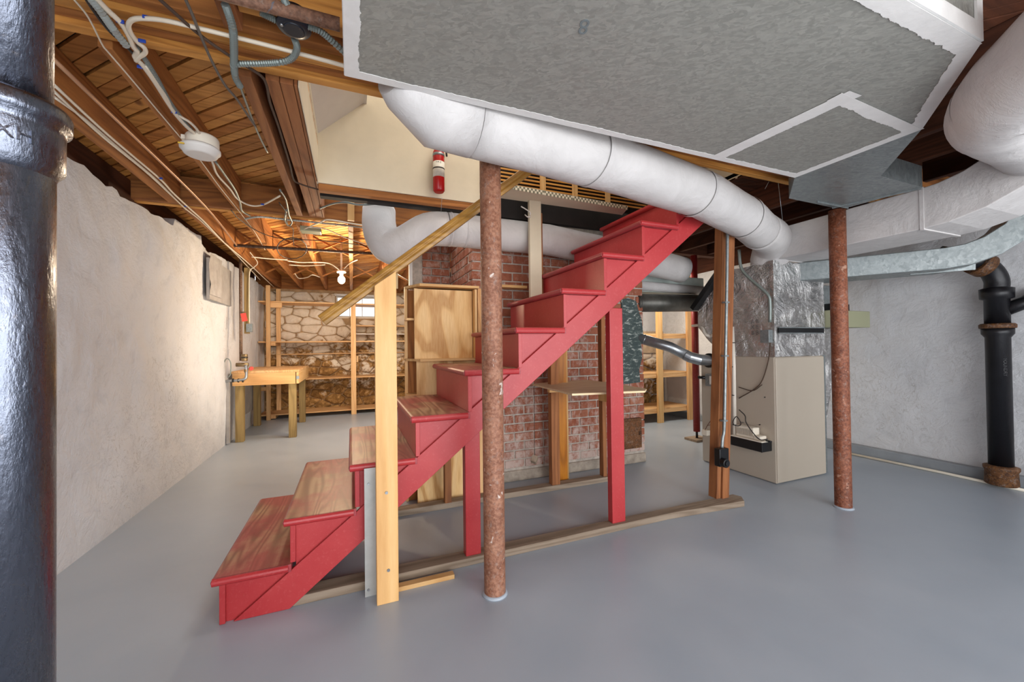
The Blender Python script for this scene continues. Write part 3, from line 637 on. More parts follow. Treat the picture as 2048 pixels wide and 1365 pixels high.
# handrail
a, c = Vector((-.125, 2.0, 1.325)), Vector((1.30, 2.0, 2.49)); d = (c-a).normalized()
hr = thing('handrail', a, 'varnished wooden handrail slanting up over the stair post', 'handrail')
up = d.cross(Vector((0, 1, 0))).normalized()*-1
vs = []; prof = [(u_*.88, v2_*.86) for u_, v2_ in [(-.022, -.03), (.022, -.03), (.026, -.012), (.02, 0), (.027, .012), (.018, .03), (0, .034), (-.018, .03), (-.027, .012), (-.02, 0), (-.026, -.012)]]
n = len(prof); sd = Vector((0, 1, 0))
if up.z < 0: up = -up
for q in (a, c):
    for u, v_ in prof: vs.append(q+sd*u+up*v_)
MB().add(vs, [tuple(range(n))[::-1], tuple(range(n, 2*n))]+[(i, (i+1) % n, (i+1) % n+n, i+n) for i in range(n)]).build('rail', M['railw'], hr, bevel=.002)
q = a+d*.42; MB().bar(q+Vector((.0, .03, -.02)), q+Vector((0.0, .03, -.10)), .03, .008, (0, 1, 0)).build('bracket', M['brass'], hr)

# brown stud with conduit and switch
sd_ = thing('brown_stud', (2.53, 2.17, .04), 'tall reddish-brown doubled stud at the end of the near floor plate', 'post')
for x0, x1, y0, y1 in ((2.505, 2.545, 2.165, 2.24), (2.547, 2.615, 2.15, 2.24)):
    MB().add([(x0, y0, .042), (x1, y0, .042), (x1, y1, .042), (x0, y1, .042), (x0+.13, y0, 2.3), (x1+.13, y0, 2.3), (x1+.13, y1, 2.3), (x0+.13, y1, 2.3)], [(0, 3, 2, 1), (4, 5, 6, 7), (0, 1, 5, 4), (1, 2, 6, 5), (2, 3, 7, 6), (3, 0, 4, 7)]).build('stud_board', studw('z'), sd_, bevel=.003)
cd = thing('switch_box', (2.50, 2.12, .31), 'small black outlet box with round socket on the brown stud', 'outlet')
MB().box(2.468, 2.562, 2.10, 2.15, .30, .43).build('box', M['black'], cd, bevel=.006)
MB().tube([(2.49, 2.10, .335), (2.49, 2.06, .335)], .032, 24).build('round_socket', M['black'], cd, bevel=.004)
MB().tube([(2.49, 2.06, .335), (2.49, 2.052, .335)], .018, 16).build('socket_face', M['darkmetal'], cd)
pp = smooth_path([(2.52, 2.125, .43), (2.535, 2.13, .50), (2.555, 2.13, .6), (2.58, 2.13, 1.1), (2.61, 2.13, 1.7), (2.63, 2.13, 2.2)], 5)
ct = thing('conduit', (2.55, 2.13, .43), 'thin grey electrical conduit running up the brown stud to the ceiling', 'conduit')
MB().tube(pp, .011, 12).build('pipe', M['galv'], ct)
for z in (.62, 1.1, 1.5): 
    x = 2.555+(z-.6)*.048; MB().box(x-.02, x+.02, 2.118, 2.15, z, z+.012).build('strap', M['galv'], ct)
# ================================================================== CHIMNEY
ch = thing('chimney', (1.85, 3.6, 0), 'large red brick chimney streaked white standing behind the stairs', 'chimney')
CX0, CX1, CY = .952, 2.770, 3.245
MB().box(CX0+.012, CX1-.006, CY+.010, 4.05, 0, 2.54).build('mortar_core', M['mortar'], ch)
def brick_mesh(w_, d_, h_):
    b = MB(); c = .004
    x, y, z = w_/2, d_/2, h_/2
    for_ = [(-x, -y+c, -z+c), (-x+c, -y, -z+c)]
    vs = [(sx_*(x-c*(k != 0)), sy_*(y-c*(k != 1)), sz_*(z-c*(k != 2))) for sx_ in (-1, 1) for sy_ in (-1, 1) for sz_ in (-1, 1) for k in range(3)]
    me = bpy.data.meshes.new('brick'); 
    import bmesh
    bm = bmesh.new(); [bm.verts.new(v) for v in vs]; bmesh.ops.convex_hull(bm, input=bm.verts); bm.to_mesh(me); bm.free(); me.materials.append(M['brick']); return me
BW, BH, G = (2.770-.952+.0125)/9.5-.0125, .0665, .0125
full = brick_mesh(BW, .09, BH); half = brick_mesh((BW-G)/2, .09, BH)
HW = (BW-G)/2
cnt = 0
def brick(me, loc, rz=0, par=ch):
    global cnt
    cnt += 1; j = random.uniform
    inst(me, 'brick', Vector(loc)+Vector((0, 0, 0)), par, (j(-.008, .008), j(-.01, .01), rz+j(-.008, .008)))
pitch = BH+G
nrow = 32
for r in range(1, nrow):
    z = .04+r*pitch+BH/2
    if z > 2.2: break
    odd = r % 2; x = CX0+(HW+G if odd else 0)
    if odd and z > 1.6: brick(half, (CX0+HW/2, CY+.045+random.uniform(-.003, .002), z))
    for k in range(9):
        if x > 1.0 or z > 1.5: brick(full, (x+BW/2, CY+.045+random.uniform(-.003, .003), z))
        x += BW+G
    if not odd: brick(half, (CX1-HW/2, CY+.045+random.uniform(-.003, .002), z))
# left flank and right flank
for r in range(19, 32):
    z = .04+r*pitch+BH/2
    y = CY+(.0 if r % 2 else .1)
    while y+BW < 4.10:
        brick(full, (CX0+.045+random.uniform(-.003, .003), y+BW/2+.05, z), R(90)); y += BW+G
# ragged mortar foot, soot paint patch, cleanout door
MB().prism([(1.0, CY-.006), (CX1+.01, CY-.006), (CX1+.012, CY+.1), (1.0, CY+.1)], 'z', 0, .095).build('mortar_foot', M['concrete'], ch, bevel=.01)
b = MB(); pts = [P(*p, y=CY-.008) for p in ((1243, 600), (1256, 596), (1272, 603), (1276, 620), (1283, 640), (1286, 668), (1282, 690), (1284, 715), (1278, 740), (1280, 765), (1240, 770))]
b.prism([(p.x, p.z) for p in pts], 'y', CY-.012, CY+.002).build('painted_patch', M['dkpaint'], ch, 'flaking dark green painted patch')
cdoor = MB(); pa, pb = P(1249, 865, y=3.225), P(1283, 945, y=3.225)
pb.z = .16; pa.z = .46
cdoor.box(pa.x-.13, pb.x, CY-.035, CY+.001, pb.z, pa.z); cd0 = cdoor.build('cleanout_frame', rusty, ch, bevel=.004)
MB().box(pa.x-.105, pb.x-.025, CY-.042, CY-.034, pb.z+.025, pa.z-.025).build('cleanout_door', mat_rust('rust_brown_door', '#6d4527', '#8a5a34', '#44301f', '#a98f73'), cd0, bevel=.003)
MB().box(pb.x-.045, pb.x-.032, CY-.05, CY-.041, .29, .33).build('latch', rusty, cd0)
# recessed brick wall left of the chimney
bw = thing('brick_wing', (.75, 4.0, 0), 'recessed strip of red brick wall just left of the chimney top', 'brick wall')
MB().box(.56, .96, 4.07, 4.17, 0, 2.54).build('mortar_core', M['mortar'], bw)
for r in range(18, 32):
    z = .04+r*pitch+BH/2; x = .951
    if r % 2: brick(half, (x-HW/2, 4.095, z), 0, bw); x -= HW+G
    brick(full, (x-BW/2, 4.095+random.uniform(-.003, .003), z), 0, bw); x -= BW+G
    if r % 2 == 0: brick(half, (x-HW/2, 4.095, z), 0, bw)
post(.535, .565, 4.0, 4.06, 0, 2.5, M['white'], 'thin pale upright trim at the left end of the recessed brick strip', 'upright_trim', 0)
# studs on the rear plate
post(1.525, 1.60, 2.91, 2.97, .042, 1.41, studw('z'), 'brown stud left of the orange varnished board under the stairs', 'stud')
ob = thing('varnished_board', (1.68, 3.02, 0), 'orange varnished upright board with moulded edge in front of the bricks', 'board')
MB().box(1.625, 1.735, 3.02, 3.045, .0, 1.5).build('board', orangew('z'), ob, bevel=.002); MB().tube([(1.74, 3.03, 0), (1.74, 3.03, 1.5)], .012, 10).build('moulding', pine('z'), ob)
post(2.035, 2.075, 2.92, 2.98, .042, 1.81, studw('z'), 'slim brown stud beside the tall red post', 'stud')
post(.63, .68, 2.90, 2.95, .042, .62, studw('z'), 'short brown stud in front of the low plywood panel', 'stud')
wp_ = thing('white_stud', (1.4, 2.93, 1.55), 'cream painted stud between the upper treads and the gingham shelf', 'post')
MB().box(1.345, 1.45, 2.90, 2.935, 1.545, 2.385).build('stud_board', M['cream'], wp_, bevel=.003)
MB().box(1.452, 1.475, 2.93, 2.965, 1.545, 2.30).build('stud_edge', studw('z'), wp_)
hk = smooth_path([P(1042, 413, y=2.88), P(1052, 419, y=2.87), P(1060, 425, y=2.85), P(1060, 431, y=2.85)], 5)
tag(MB().tube(hk, .005, 8).tube(smooth_path([P(1050, 430, y=2.88), P(1055, 434, y=2.85), P(1061, 434, y=2.85)], 4), .005, 8).build('hook', M['white']), 'white bent wire hook on the left of the cream stud', 'hook')
tag(MB().box(1.08, 1.42, 3.13, 3.24, 1.70, 1.722).build('ledge_board', pine('x')), 'small pale ledge board on the bricks beside the cream stud', 'board')
# plywood shelf board
pz = .875
pts = [P(*q, z=pz) for q in ((1064, 768), (1144, 788), (1290, 782), (1293, 778), (1216, 765), (1183, 760.5), (1099, 761))]
pts[0].y = min(pts[0].y, 3.05); pts[6] = Vector((1.72, 3.16, pz)); pts[5] = Vector((2.02, 3.16, pz)); pts[4] = Vector((2.06, 2.92, pz))
lsh = thing('work_shelf', (1.7, 2.7, pz-.03), 'thin plywood shelf jutting out under the upper stairs in front of the bricks', 'shelf')
MB().prism([(p.x, p.y) for p in pts], 'z', pz-.013, pz).build('shelf_top', wood('pale_plywood', '#efdcb6', '#e4cba0', '#cfae80', 'x', .6, .2), lsh)
MB().box(1.49, 1.60, 2.87, 2.908, pz-.06, pz-.014).build('cleat', pine('x'), lsh); MB().box(1.99, 2.04, 2.75, 2.915, pz-.16, pz-.014).build('bracket', pine('z'), lsh)
pn = thing('hanging_block', (1.36, 2.9, .26), 'small wooden block hanging on a dark string in front of the bricks', 'pendulum')
MB().tube([(1.362, 2.9, .31), (1.365, 2.9, .87)], .0018, 6).build('string', M['dcable'], pn)
MB().bar((1.345, 2.89, .26), (1.375, 2.91, .30), .045, .05, (.3, 0, 1)).build('block', greyw('z'), pn, bevel=.003)

# ================================================================== BOOKCASE
bc = thing('bookcase', (.66, 3.15, 0), 'plywood bookcase standing behind the middle stairs with its blank side showing', 'bookcase')
x0, x1 = .385, .93
MB().box(x0+.055, x1-.04, 3.03, 3.045, 1.11, 1.64).build('side_panel', plyw(), bc)
MB().box(x0+.07, .93, 3.05, 3.065, .0, 1.095).build('side_panel', plyw(), bc)
def slab(zz, y0, nm='shelf', x1_=.93, t_=.018): MB().prism([(x0+.085, y0), (x1_, y0), (x1_, 3.19), (x0, 3.19), (x0, 3.16)], 'z', zz-t_, zz).build(nm, pine('x'), bc)
slab(1.672, 2.962, 'top_board'); slab(1.11, 2.962, 'shelf', .90)
for z in (.28, .56, .84, 1.42): MB().box(x0, x1-.02, 3.066, 3.18, z-.016, z).build('shelf', pine('x'), bc)
MB().box(x0+.055, x0+.08, 3.045, 3.06, 1.11, 1.645).build('panel_edge', pine('z'), bc)
MB().box(x0+.02, x0+.54, 3.18, 3.195, 0, 1.65).build('back_board', joistw('z'), bc)
MB().box(x0, x0+.02, 3.165, 3.195, 0, 1.655).build('edge_board', pine('z'), bc)
MB().box(.895, .912, 2.965, 3.19, 1.11, 1.646).build('end_board', pine('z'), bc)
MB().box(.93, .97, 3.0, 3.03, .0, 1.66).build('corner_post', shelfw('z'), bc)

# ================================================================== DUCTS
def rectsweep(name, path, wy, hz, mat, parent, side=Vector((0, 1, 0)), label=None):
    pts = [Vector(p) for p in path]; vs = []
    for i, p in enumerate(pts):
        d = (pts[min(i+1, len(pts)-1)]-pts[max(0, i-1)]).normalized(); s_ = (side-d*side.dot(d)).normalized(); u = d.cross(s_).normalized()
        if u.z < 0: u = -u
        vs += [p-s_*wy/2-u*hz/2, p+s_*wy/2-u*hz/2, p+s_*wy/2+u*hz/2, p-s_*wy/2+u*hz/2]
    fs = [(4*i+k, 4*i+(k+1) % 4, 4*i+4+(k+1) % 4, 4*i+4+k) for i in range(len(pts)-1) for k in range(4)]
    return MB().add(vs, fs+[(0, 1, 2, 3), tuple(range(len(vs)-4, len(vs)))[::-1]]).build(name, mat, parent, label, bevel=.006)
# big grey trunk
ZD, ZT = 2.165, 2.30
gd = thing('trunk_duct', (1.2, 1.0, ZD), 'huge flat grey sheet-metal duct overhead with white sealed edges', 'duct')
main = [(-.015, .60), (1.895, .60), (2.40, .945), (2.405, 1.50), (-.015, 1.50)]
MB().prism(main, 'z', ZD, ZT).build('trunk_body', M['spangle'], gd)
RZ = [0]
def ragged(a, c, wd, z, nrm, n=220, jit=.010, t_=.0015):
    """strip of brushed sealant along an edge on the underside, ragged on its inner side"""
    RZ[0] += 1; z -= RZ[0]*.0003
    a, c = Vector(a+(0,)), Vector(c+(0,)); nv = Vector(nrm+(0,)); v = []
    for i in range(n+1):
        p = a.lerp(c, i/n); q = p+nv*(wd+jit*(.6*noise.noise(Vector((p.x*7, p.y*7, 3)))+.55*noise.noise(Vector((p.x*40, p.y*40, 9)))+.5*abs(noise.noise(Vector((p.x*150, p.y*150, 4))))))
        v += [(p.x, p.y, z), (q.x, q.y, z), (p.x, p.y, z-t_), (q.x, q.y, z-t_)]
    fs = []
    for i in range(n): k = 4*i; fs += [(k+2, k+3, k+7, k+6), (k+1, k+5, k+7, k+3), (k, k+2, k+6, k+4)]
    return v, fs
b = MB(); zz = ZD-.0002
b.add(*ragged((-.017, 1.502), (2.405, 1.502), .034, zz, (0, -1))); b.add(*ragged((-.017, .60), (-.017, 1.502), .045, zz, (1, 0)))
b.add(*ragged((2.405, 1.502), (2.41, .94), .05, zz, (-1, 0))); b.add(*ragged((1.895, .598), (2.405, .945), .05, zz, (-.56, .83))); b.add(*ragged((1.0, .598), (1.9, .598), .055, zz, (0, 1)))
b.add(*ragged((1.72, 1.50), (1.775, .90), .075, zz, (1, 0))); b.add(*ragged((1.76, .92), (2.40, .945), .05, zz, (0, 1)))
b.build('sealed_edges', M['mastic'], gd, 'brushed white sealant')
MB().box(-.019, -.015, .60, 1.502, ZD, ZT).box(-.015, 2.405, 1.501, 1.505, ZD, ZT).build('sealed_sides', M['mastic'], gd, 'white sealed side faces')
MB().box(1.0, 1.893, .592, .599, ZD, ZD+.055).box(1.855, 1.893, .592, .599, ZD+.0552, ZT).build('sealed_side_border', M['mastic'], gd)
pz = P(1168, 52, z=ZD); vs, fs = text_mesh('8', .13, .0004); ca, sa = math.cos(-.35), math.sin(-.35)
MB().add([(pz.x+(v.x*.5*ca-v.y*.62*sa), pz.y+(v.x*.5*sa+v.y*.62*ca), ZD-.0008-v.z) for v in vs], fs).build('chalk_mark', plain('pencil_grey', '#6e7577', .8), gd)
# galvanized transition and boot to the right
tb = thing('duct_transition', (2.9, 1.4, ZD), 'bare galvanized duct transition widening from the grey trunk toward the right column', 'duct')
MB().prism([(2.407, .945), (2.864, 1.309), (3.329, 1.314), (3.31, 1.696), (3.2, 1.745), (2.718, 1.737), (2.407, 1.503)], 'z', ZD, ZT).build('transition_body', M['galv'], tb)
MB().box(2.95, 3.30, 1.697, 1.701, ZD-.012, ZD).bar((3.20, 1.745, ZD-.004), (3.33, 1.32, ZD-.004), .012, .01).build('seam', M['galv'], tb)
# long white round duct
rd = thing('round_duct', (1.8, 1.8, 2.1), 'long white wrapped round duct slanting down under the grey trunk to the furnace', 'duct')
path = [(.15, 1.55, 2.25), (.20, 1.58, 2.24), (.34, 1.65, 2.19), (.50, 1.665, 2.187)]
path2 = [(.50, 1.665, 2.187), (1.3, 1.76, 2.178), (2.1, 1.878, 2.155), (2.75, 2.06, 2.12), (3.06, 2.19, 2.105)]
def fine(p, n): 
    out = []
    for i in range(len(p)-1):
        for k in range(n): out.append(Vector(p[i]).lerp(Vector(p[i+1]), k/n))
    return out+[Vector(p[-1])]
def wob_tube(pts, r, name, parent, seg=36, amp=.004, mat=None):
    b = MB().tube(pts, r, seg)
    for v in b.v: v += Vector((noise.noise(v*6), noise.noise(v*6+Vector((9, 0, 0))), noise.noise(v*6+Vector((0, 9, 0)))))*amp
    return b.build(name, mat or M['wrap'], parent)
wob_tube(path, [.085, .115, .146, .145], 'gored_elbow', rd, 28)
wob_tube(fine(path2, 8), .143, 'duct_run', rd)
el = smooth_path([(3.06, 2.19, 2.105), (3.27, 2.25, 2.09), (3.41, 2.33, 2.04), (3.47, 2.40, 1.94), (3.48, 2.42, 1.86)], 6)
wob_tube(el, [.147]*(len(el)-6)+[.143, .141, .14, .138, .136, .135], 'end_elbow', rd)
for t_ in (1.15, 2.0, 2.65): 
    p = Vector(path2[1]).lerp(Vector(path2[2]), (t_-1.3)/.8) if t_ < 2.1 else Vector(path2[2]).lerp(Vector(path2[3]), (t_-2.1)/.65)
    q = p+Vector((.03, .008, 0)); MB().tube([p, q], .1495, 36, cap=False).build('wrap_seam', M['wrap'], rd)
for q in ((1555, 352, 1565, 440), (1544, 352, 1530, 378)): tag(MB().tube([P(q[0], q[1], y=1.95), P(q[2], q[3], y=1.98)], .002, 6).build('hanger_wire', M['steel']), 'thin hanger wire holding the white round duct, '+('straight one' if q[0] == 1555 else 'slanting one'), 'wire')
# rear white duct
rr_ = thing('rear_duct', (1.3, 3.12, 2.1), 'white wrapped round duct running behind the stairs in front of the chimney', 'duct')
e = [(.22, 3.45, 2.34), (.215, 3.40, 2.22), (.235, 3.33, 2.09), (.29, 3.27, 1.995), (.42, 3.17, 2.03), (.57, 3.11, 2.12), (.71, 3.10, 2.137)]
wob_tube(smooth_path(e, 4), .133, 'gored_elbow', rr_, 30)
wob_tube(fine([(.71, 3.10, 2.137), (1.6, 3.10, 2.132), (2.4, 3.10, 2.06), (3.18, 3.12, 1.965)], 7), .132, 'duct_run', rr_)
for x in (.73, .85): MB().tube([(x, 3.10, 2.137), (x+.012, 3.10, 2.137)], .135, 30, cap=False).build('wrap_seam', M['wrap'], rr_)
tag(MB().tube([P(884, 395, y=2.9), P(882, 425, y=2.92)], .0015, 6).build('hanger_wire', M['steel']), 'thin string over the rear white duct below the fire extinguisher', 'wire')
# white rectangular branch duct
sq = thing('rectangular_duct', (3.6, 1.6, 1.9), 'white wrapped rectangular duct passing behind the right rusty column', 'duct')
pth = [(3.61, 2.27, 2.045), (3.61, 1.35, 2.045)]+[(3.61, 1.35-.55*math.sin(t_), 2.045+.42*(1-math.cos(t_))) for t_ in (.2, .45, .7, .95, 1.2)]
rectsweep('duct_run', pth, .46, .262, M['wrap'], sq, Vector((1, 0, 0)))
MB().box(3.376, 3.845, 1.33, 1.35, 1.908, 2.182).build('wrap_seam', M['wrap'], sq)
# near white round elbow at upper right
ne = thing('round_elbow', (2.2, .7, 2.0), 'big white wrapped round duct elbow in the upper right corner', 'duct')
p1 = smooth_path([(1.79, .25, 2.11), (1.965, .425, 2.09), (2.12, .575, 2.08), (2.33, .69, 2.09), (2.6, .76, 2.14), (3.0, .82, 2.19), (3.5, .9, 2.24)], 7)
wob_tube(p1, .15, 'duct_run', ne, 40, .006)
MB().tube([(2.20, .622, 2.083), (2.23, .638, 2.085)], .1545, 40, cap=False).build('wrap_seam', M['wrap'], ne)
# galvanized return duct with curved end
gr = thing('return_duct', (4.3, 1.7, 1.75), 'bare galvanized duct with rounded end above the black soil pipe', 'duct')
a, c = Vector((3.80, 2.42, 1.828)), Vector((4.33, 1.63, 1.828)); d = (c-a).normalized(); pth = [a, c]
for t_ in (.25, .5, .8, 1.1, 1.4): pth.append(c+d*.5*math.sin(t_)+Vector((0, 0, .5*(1-math.cos(t_)))))
rectsweep('duct_run', pth, .34, .162, M['galv'], gr, Vector((d.y, -d.x, 0)))
q = c+d*.02; MB().bar(q+Vector((0, 0, -.086)), q+Vector((0, 0, .086)), .02, .36, (d.x, d.y, 0)).build('seam_band', M['galv'], gr)

# ================================================================== FURNACE
fu = thing('furnace', (3.65, 2.65, 0), 'beige metal furnace cabinet beside the right rusty column', 'furnace')
MB().box(3.32, 3.98, 2.27, 3.03, .004, 1.078).build('cabinet', M['beige'], fu, bevel=.008)
MB().box(3.325, 3.975, 2.262, 2.272, .012, 1.07).build('front_panel', M['beige'], fu, bevel=.004)
MB().box(3.98, 4.06, 2.30, 3.0, 0, 1.2).build('side_flange', M['galv'], fu)
MB().tube([(3.325, 2.92, 1.03), (3.300, 2.92, 1.03)], .072, 28).build('flue_collar', M['black'], fu)
MB().box(3.305, 3.322, 2.56, 2.58, .47, .475).build('screw', M['steel'], fu)
for (px, py) in ((1530, 795), (1520, 850), (1524, 905)): p = P(px, py, x=3.32); MB().tube([(3.322, p.y, p.z), (3.314, p.y, p.z)], .005, 8).build('screw', M['darkmetal'], fu)
gv = MB().box(3.25, 3.32, 2.78, 2.92, .78, .90).build('gas_valve', M['galv'], fu, bevel=.004)
MB().tube([(3.27, 2.93, .86), (3.25, 3.0, .86)], .016, 12).build('valve_knob', M['black'], gv)
MB().box(3.24, 3.25, 2.82, 2.86, .80, .88).build('valve_label', M['label'], gv)
MB().box(3.29, 3.32, 2.76, 2.78, .66, .75).build('sight_port', M['black'], fu)
MB().box(3.27, 3.32, 2.93, 2.99, .28, .33).build('rollout_switch', M['ivory'], fu)
for pts_, nm in (([(3.28, 2.80, .76), (3.28, 2.86, .66), (3.285, 2.86, .5), (3.28, 2.93, .38), (3.28, 2.96, .33)], 'wire'), ([(3.28, 2.93, .38), (3.29, 2.84, .42), (3.30, 2.7, .46)], 'wire')):
    MB().tube(smooth_path(pts_, 5), .003, 6).build(nm, plain('copper_brown_wire', '#5a3222', .5), fu)
# foil plenum
pm = thing('plenum', (3.65, 2.65, 1.08), 'crinkled silver foil wrapped plenum on top of the furnace', 'plenum')
yz = [(2.275, 1.08), (2.78, 1.08), (3.06, 1.36), (3.06, 1.70), (2.85, 1.83), (2.70, 1.90), (2.275, 1.90)]
def crinkle(b, amp, sc=7):
    for v in b.v: v += Vector((noise.noise(v*sc), noise.noise(v*sc+Vector((5, 5, 5))), noise.noise(v*sc+Vector((9, 1, 2)))))*amp
def foilgrid(poly_, x0_, x1_, name, parent):
    import bmesh
    b = MB().prism(poly_, 'x', x0_, x1_); me = bpy.data.meshes.new('t'); me.from_pydata([tuple(v) for v in b.v], [], b.f)
    bm = bmesh.new(); bm.from_mesh(me); bmesh.ops.triangulate(bm, faces=bm.faces[:]); 
    for _ in range(3): bmesh.ops.subdivide_edges(bm, edges=[e_ for e_ in bm.edges if e_.calc_length() > .06], cuts=1, use_grid_fill=True)
    o = MB(); bm.verts.index_update(); o.add([v.co.copy() for v in bm.verts], [tuple(v.index for v in f_.verts) for f_ in bm.faces]); bm.free(); crinkle(o, .012); o.sm = [False]*len(o.f)
    return o.build(name, M['foil'], parent)
foilgrid(yz, 3.33, 4.02, 'foil_wrap', pm)
MB().bar((3.33, 2.275, 1.08), (3.33, 2.275, 1.90), .03, .03, (0, 1, 0)).build('corner_tape', M['foil'], pm)
MB().box(3.36, 3.97, 2.252, 2.262, 1.285, 1.325).build('slot', M['black'], pm, 'dark open slot')
MB().box(3.36, 3.97, 2.245, 2.258, 1.325, 1.333).box(3.36, 3.97, 2.245, 2.258, 1.277, 1.285).build('slot_lip', M['galv'], pm)
vs, fs = text_mesh('A B\nX E\nB B', .05, .0003)
pz = P(1510, 655, x=3.318); MB().add([(3.314-v.z, pz.y-v.x, pz.z+v.y) for v in vs], fs).build('printed_code', plain('grey_print', '#5d5a5a', .6), pm)
MB().bar((3.30, 3.08, 1.56), (3.30, 2.72, 1.93), .05, .09, (1, 0, 0)).build('dark_strap', M['black'], pm, 'black tarred strap')
# return box on the far side
rb = thing('return_box', (4.3, 2.6, 0), 'galvanized return air box with olive green filter rack behind the right rusty column', 'duct')
MB().box(4.08, 4.50, 2.35, 2.95, 1.42, 1.74).build('box', M['galv'], rb, bevel=.005)
MB().box(4.03, 4.62, 2.22, 2.95, 1.335, 1.49).build('filter_rack', M['olive'], rb, 'olive green enamel box', bevel=.006)
MB().box(4.15, 4.45, 2.30, 2.36, 1.50, 1.56).build('dark_gap', M['black'], rb)
MB().add([(4.07, 2.4, .0), (4.10, 2.4, .0), (4.10, 3.0, 0), (4.07, 3.0, 0), (4.07, 2.4, 1.33), (4.5, 2.4, 1.33), (4.5, 3.0, 1.33), (4.07, 3.0, 1.33)], [(0, 3, 2, 1), (4, 5, 6, 7), (0, 1, 5, 4), (1, 2, 6, 5), (2, 3, 7, 6), (3, 0, 4, 7)]).build('tapered_drop', M['foil'], rb)
# flues
bf = thing('flue_pipe', (3.2, 3.25, 1.55), 'thick tarnished dark flue pipe between chimney and furnace plenum', 'pipe')
MB().tube([(2.72, 3.32, 1.63), (3.60, 3.32, 1.655)], .094, 32).build('pipe', M['darkduct'], bf)
MB().tube([(2.735, 3.32, 1.63), (2.75, 3.32, 1.63)], .098, 32).build('pipe_band', M['darkduct'], bf)
vf = thing('vent_pipe', (3.0, 3.05, 1.1), 'slim galvanized vent pipe slanting from the chimney down to the furnace collar', 'pipe')
pv = [Vector((2.72, 3.28, 1.27)), Vector((3.0, 3.12, 1.17)), Vector((3.12, 3.0, 1.075)), Vector((3.2, 2.94, 1.04)), Vector((3.31, 2.92, 1.03))]
MB().tube([pv[0], pv[1], pv[2]], .052, 24).build('straight_run', M['steel'], vf)
MB().tube([pv[2]-Vector((.02, -.02, -.015)), pv[2]+Vector((.01, -.01, -.01)), pv[3], pv[4]], .0545, 20, smooth=False).build('adjustable_elbow', M['steel'], vf)
MB().tube([pv[0]+Vector((.05, -.03, -.018)), pv[0]+Vector((.06, -.036, -.0215))], .054, 24).build('crimp_ring', M['steel'], vf)
# white ducts above dark flue (joined trunk)
ub = thing('teal_stained_duct', (3.1, 3.25, 1.78), 'pale duct with green tinted stain above the dark flue pipe', 'duct')
MB().box(2.76, 3.75, 3.36, 3.7, 1.76, 1.95).build('duct_run', plain('pale_green_wrap', '#c3cfc9', .6, 0, 5, .3, .2), ub, bevel=.01)
MB().tube([(2.75, 3.34, 1.82), (3.7, 3.34, 1.80)], .05, 20).build('wrapped_lip', M['wrap'], ub)
# red jack post
jp = thing('jack_post', (3.96, 3.70, 0), 'slim dark red adjustable jack post standing on a small wooden pad behind the furnace', 'column')
MB().lathe([(.04, .11), (.04, 2.3)], 3.965, 3.70, 24).build('post', mat_red('dark_red_paint', '#7d1f1f', '#8c2825', .4), jp); MB().lathe([(.014, .03), (.014, .12)], 3.965, 3.70, 12).build('screw', M['darkmetal'], jp)
MB().box(3.86, 4.10, 3.60, 3.80, 0.0, .03).build('pad', greyw('x'), jp, bevel=.004)
pvp = tag(MB().tube(smooth_path([P(1385, 652, y=3.2), P(1402, 652, y=3.05), P(1410, 668, y=2.95), P(1422, 672, y=2.9), P(1440, 660, x=3.25)], 5), .014, 12).build('overflow_pipe', M['pvc']), 'short bent white plastic pipe at the left side of the foil plenum', 'pipe')
# condensate pump
cp = thing('condensate_pump', (3.2, 2.4, .27), 'condensate pump with black tank and ribbed white motor cover on the furnace side', 'pump')
MB().box(3.19, 3.316, 2.30, 2.60, .275, .355).build('tank', M['black'], cp, bevel=.006)
MB().box(3.19, 3.316, 2.30, 2.60, .356, .364).build('tank_lid', M['ivory'], cp, bevel=.003)
mc = MB().box(3.225, 3.305, 2.40, 2.575, .364, .46).build('motor_cover', M['ivory'], cp, bevel=.01)
MB().box(3.22, 3.30, 2.335, 2.40, .364, .40).build('float_cover', M['ivory'], cp, bevel=.008)
for i in range(12): MB().box(3.222, 3.2255, 2.408+i*.0135, 2.413+i*.0135, .385, .44).build('rib', plain('grey_slot', '#a49b8c', .6), mc)
MB().tube([(3.25, 2.305, .37), (3.25, 2.26, .37)], .008, 10).build('outlet_barb', M['black'], cp)
dp = thing('drain_pipe', (3.24, 2.6, .36), 'white plastic drain pipe rising from the condensate pump beside the brown stud', 'pipe')
MB().tube([(3.24, 2.595, .36), (3.24, 2.59, 1.0), (3.24, 2.60, 1.35)], .0165, 16).build('pipe', M['pvc'], dp)
for z in (.45, .72, .98, 1.2): MB().tube([(3.24, 2.594, z), (3.24, 2.594, z+.008)], .018, 16).build('tie', M['darkmetal'], dp)
cc = thing('coiled_tube', (3.2, 2.52, .45), 'small coil of black tubing hanging above the condensate pump', 'tube')
pts = [Vector((3.19+.012*math.sin(k*.9), 2.53+.036*math.cos(k*.45), .50+.042*math.sin(k*.45))) for k in range(58)]
MB().tube(pts, .004, 8).build('coil', M['dcable'], cc)
MB().tube(smooth_path([P(1478, 820, x=3.2), P(1490, 832, x=3.2), P(1492, 845, x=3.19), P(1505, 865, x=3.19), P(1520, 880, x=3.19), P(1535, 879, x=3.2)], 5), .0045, 8).build('tail', M['dcable'], cc)
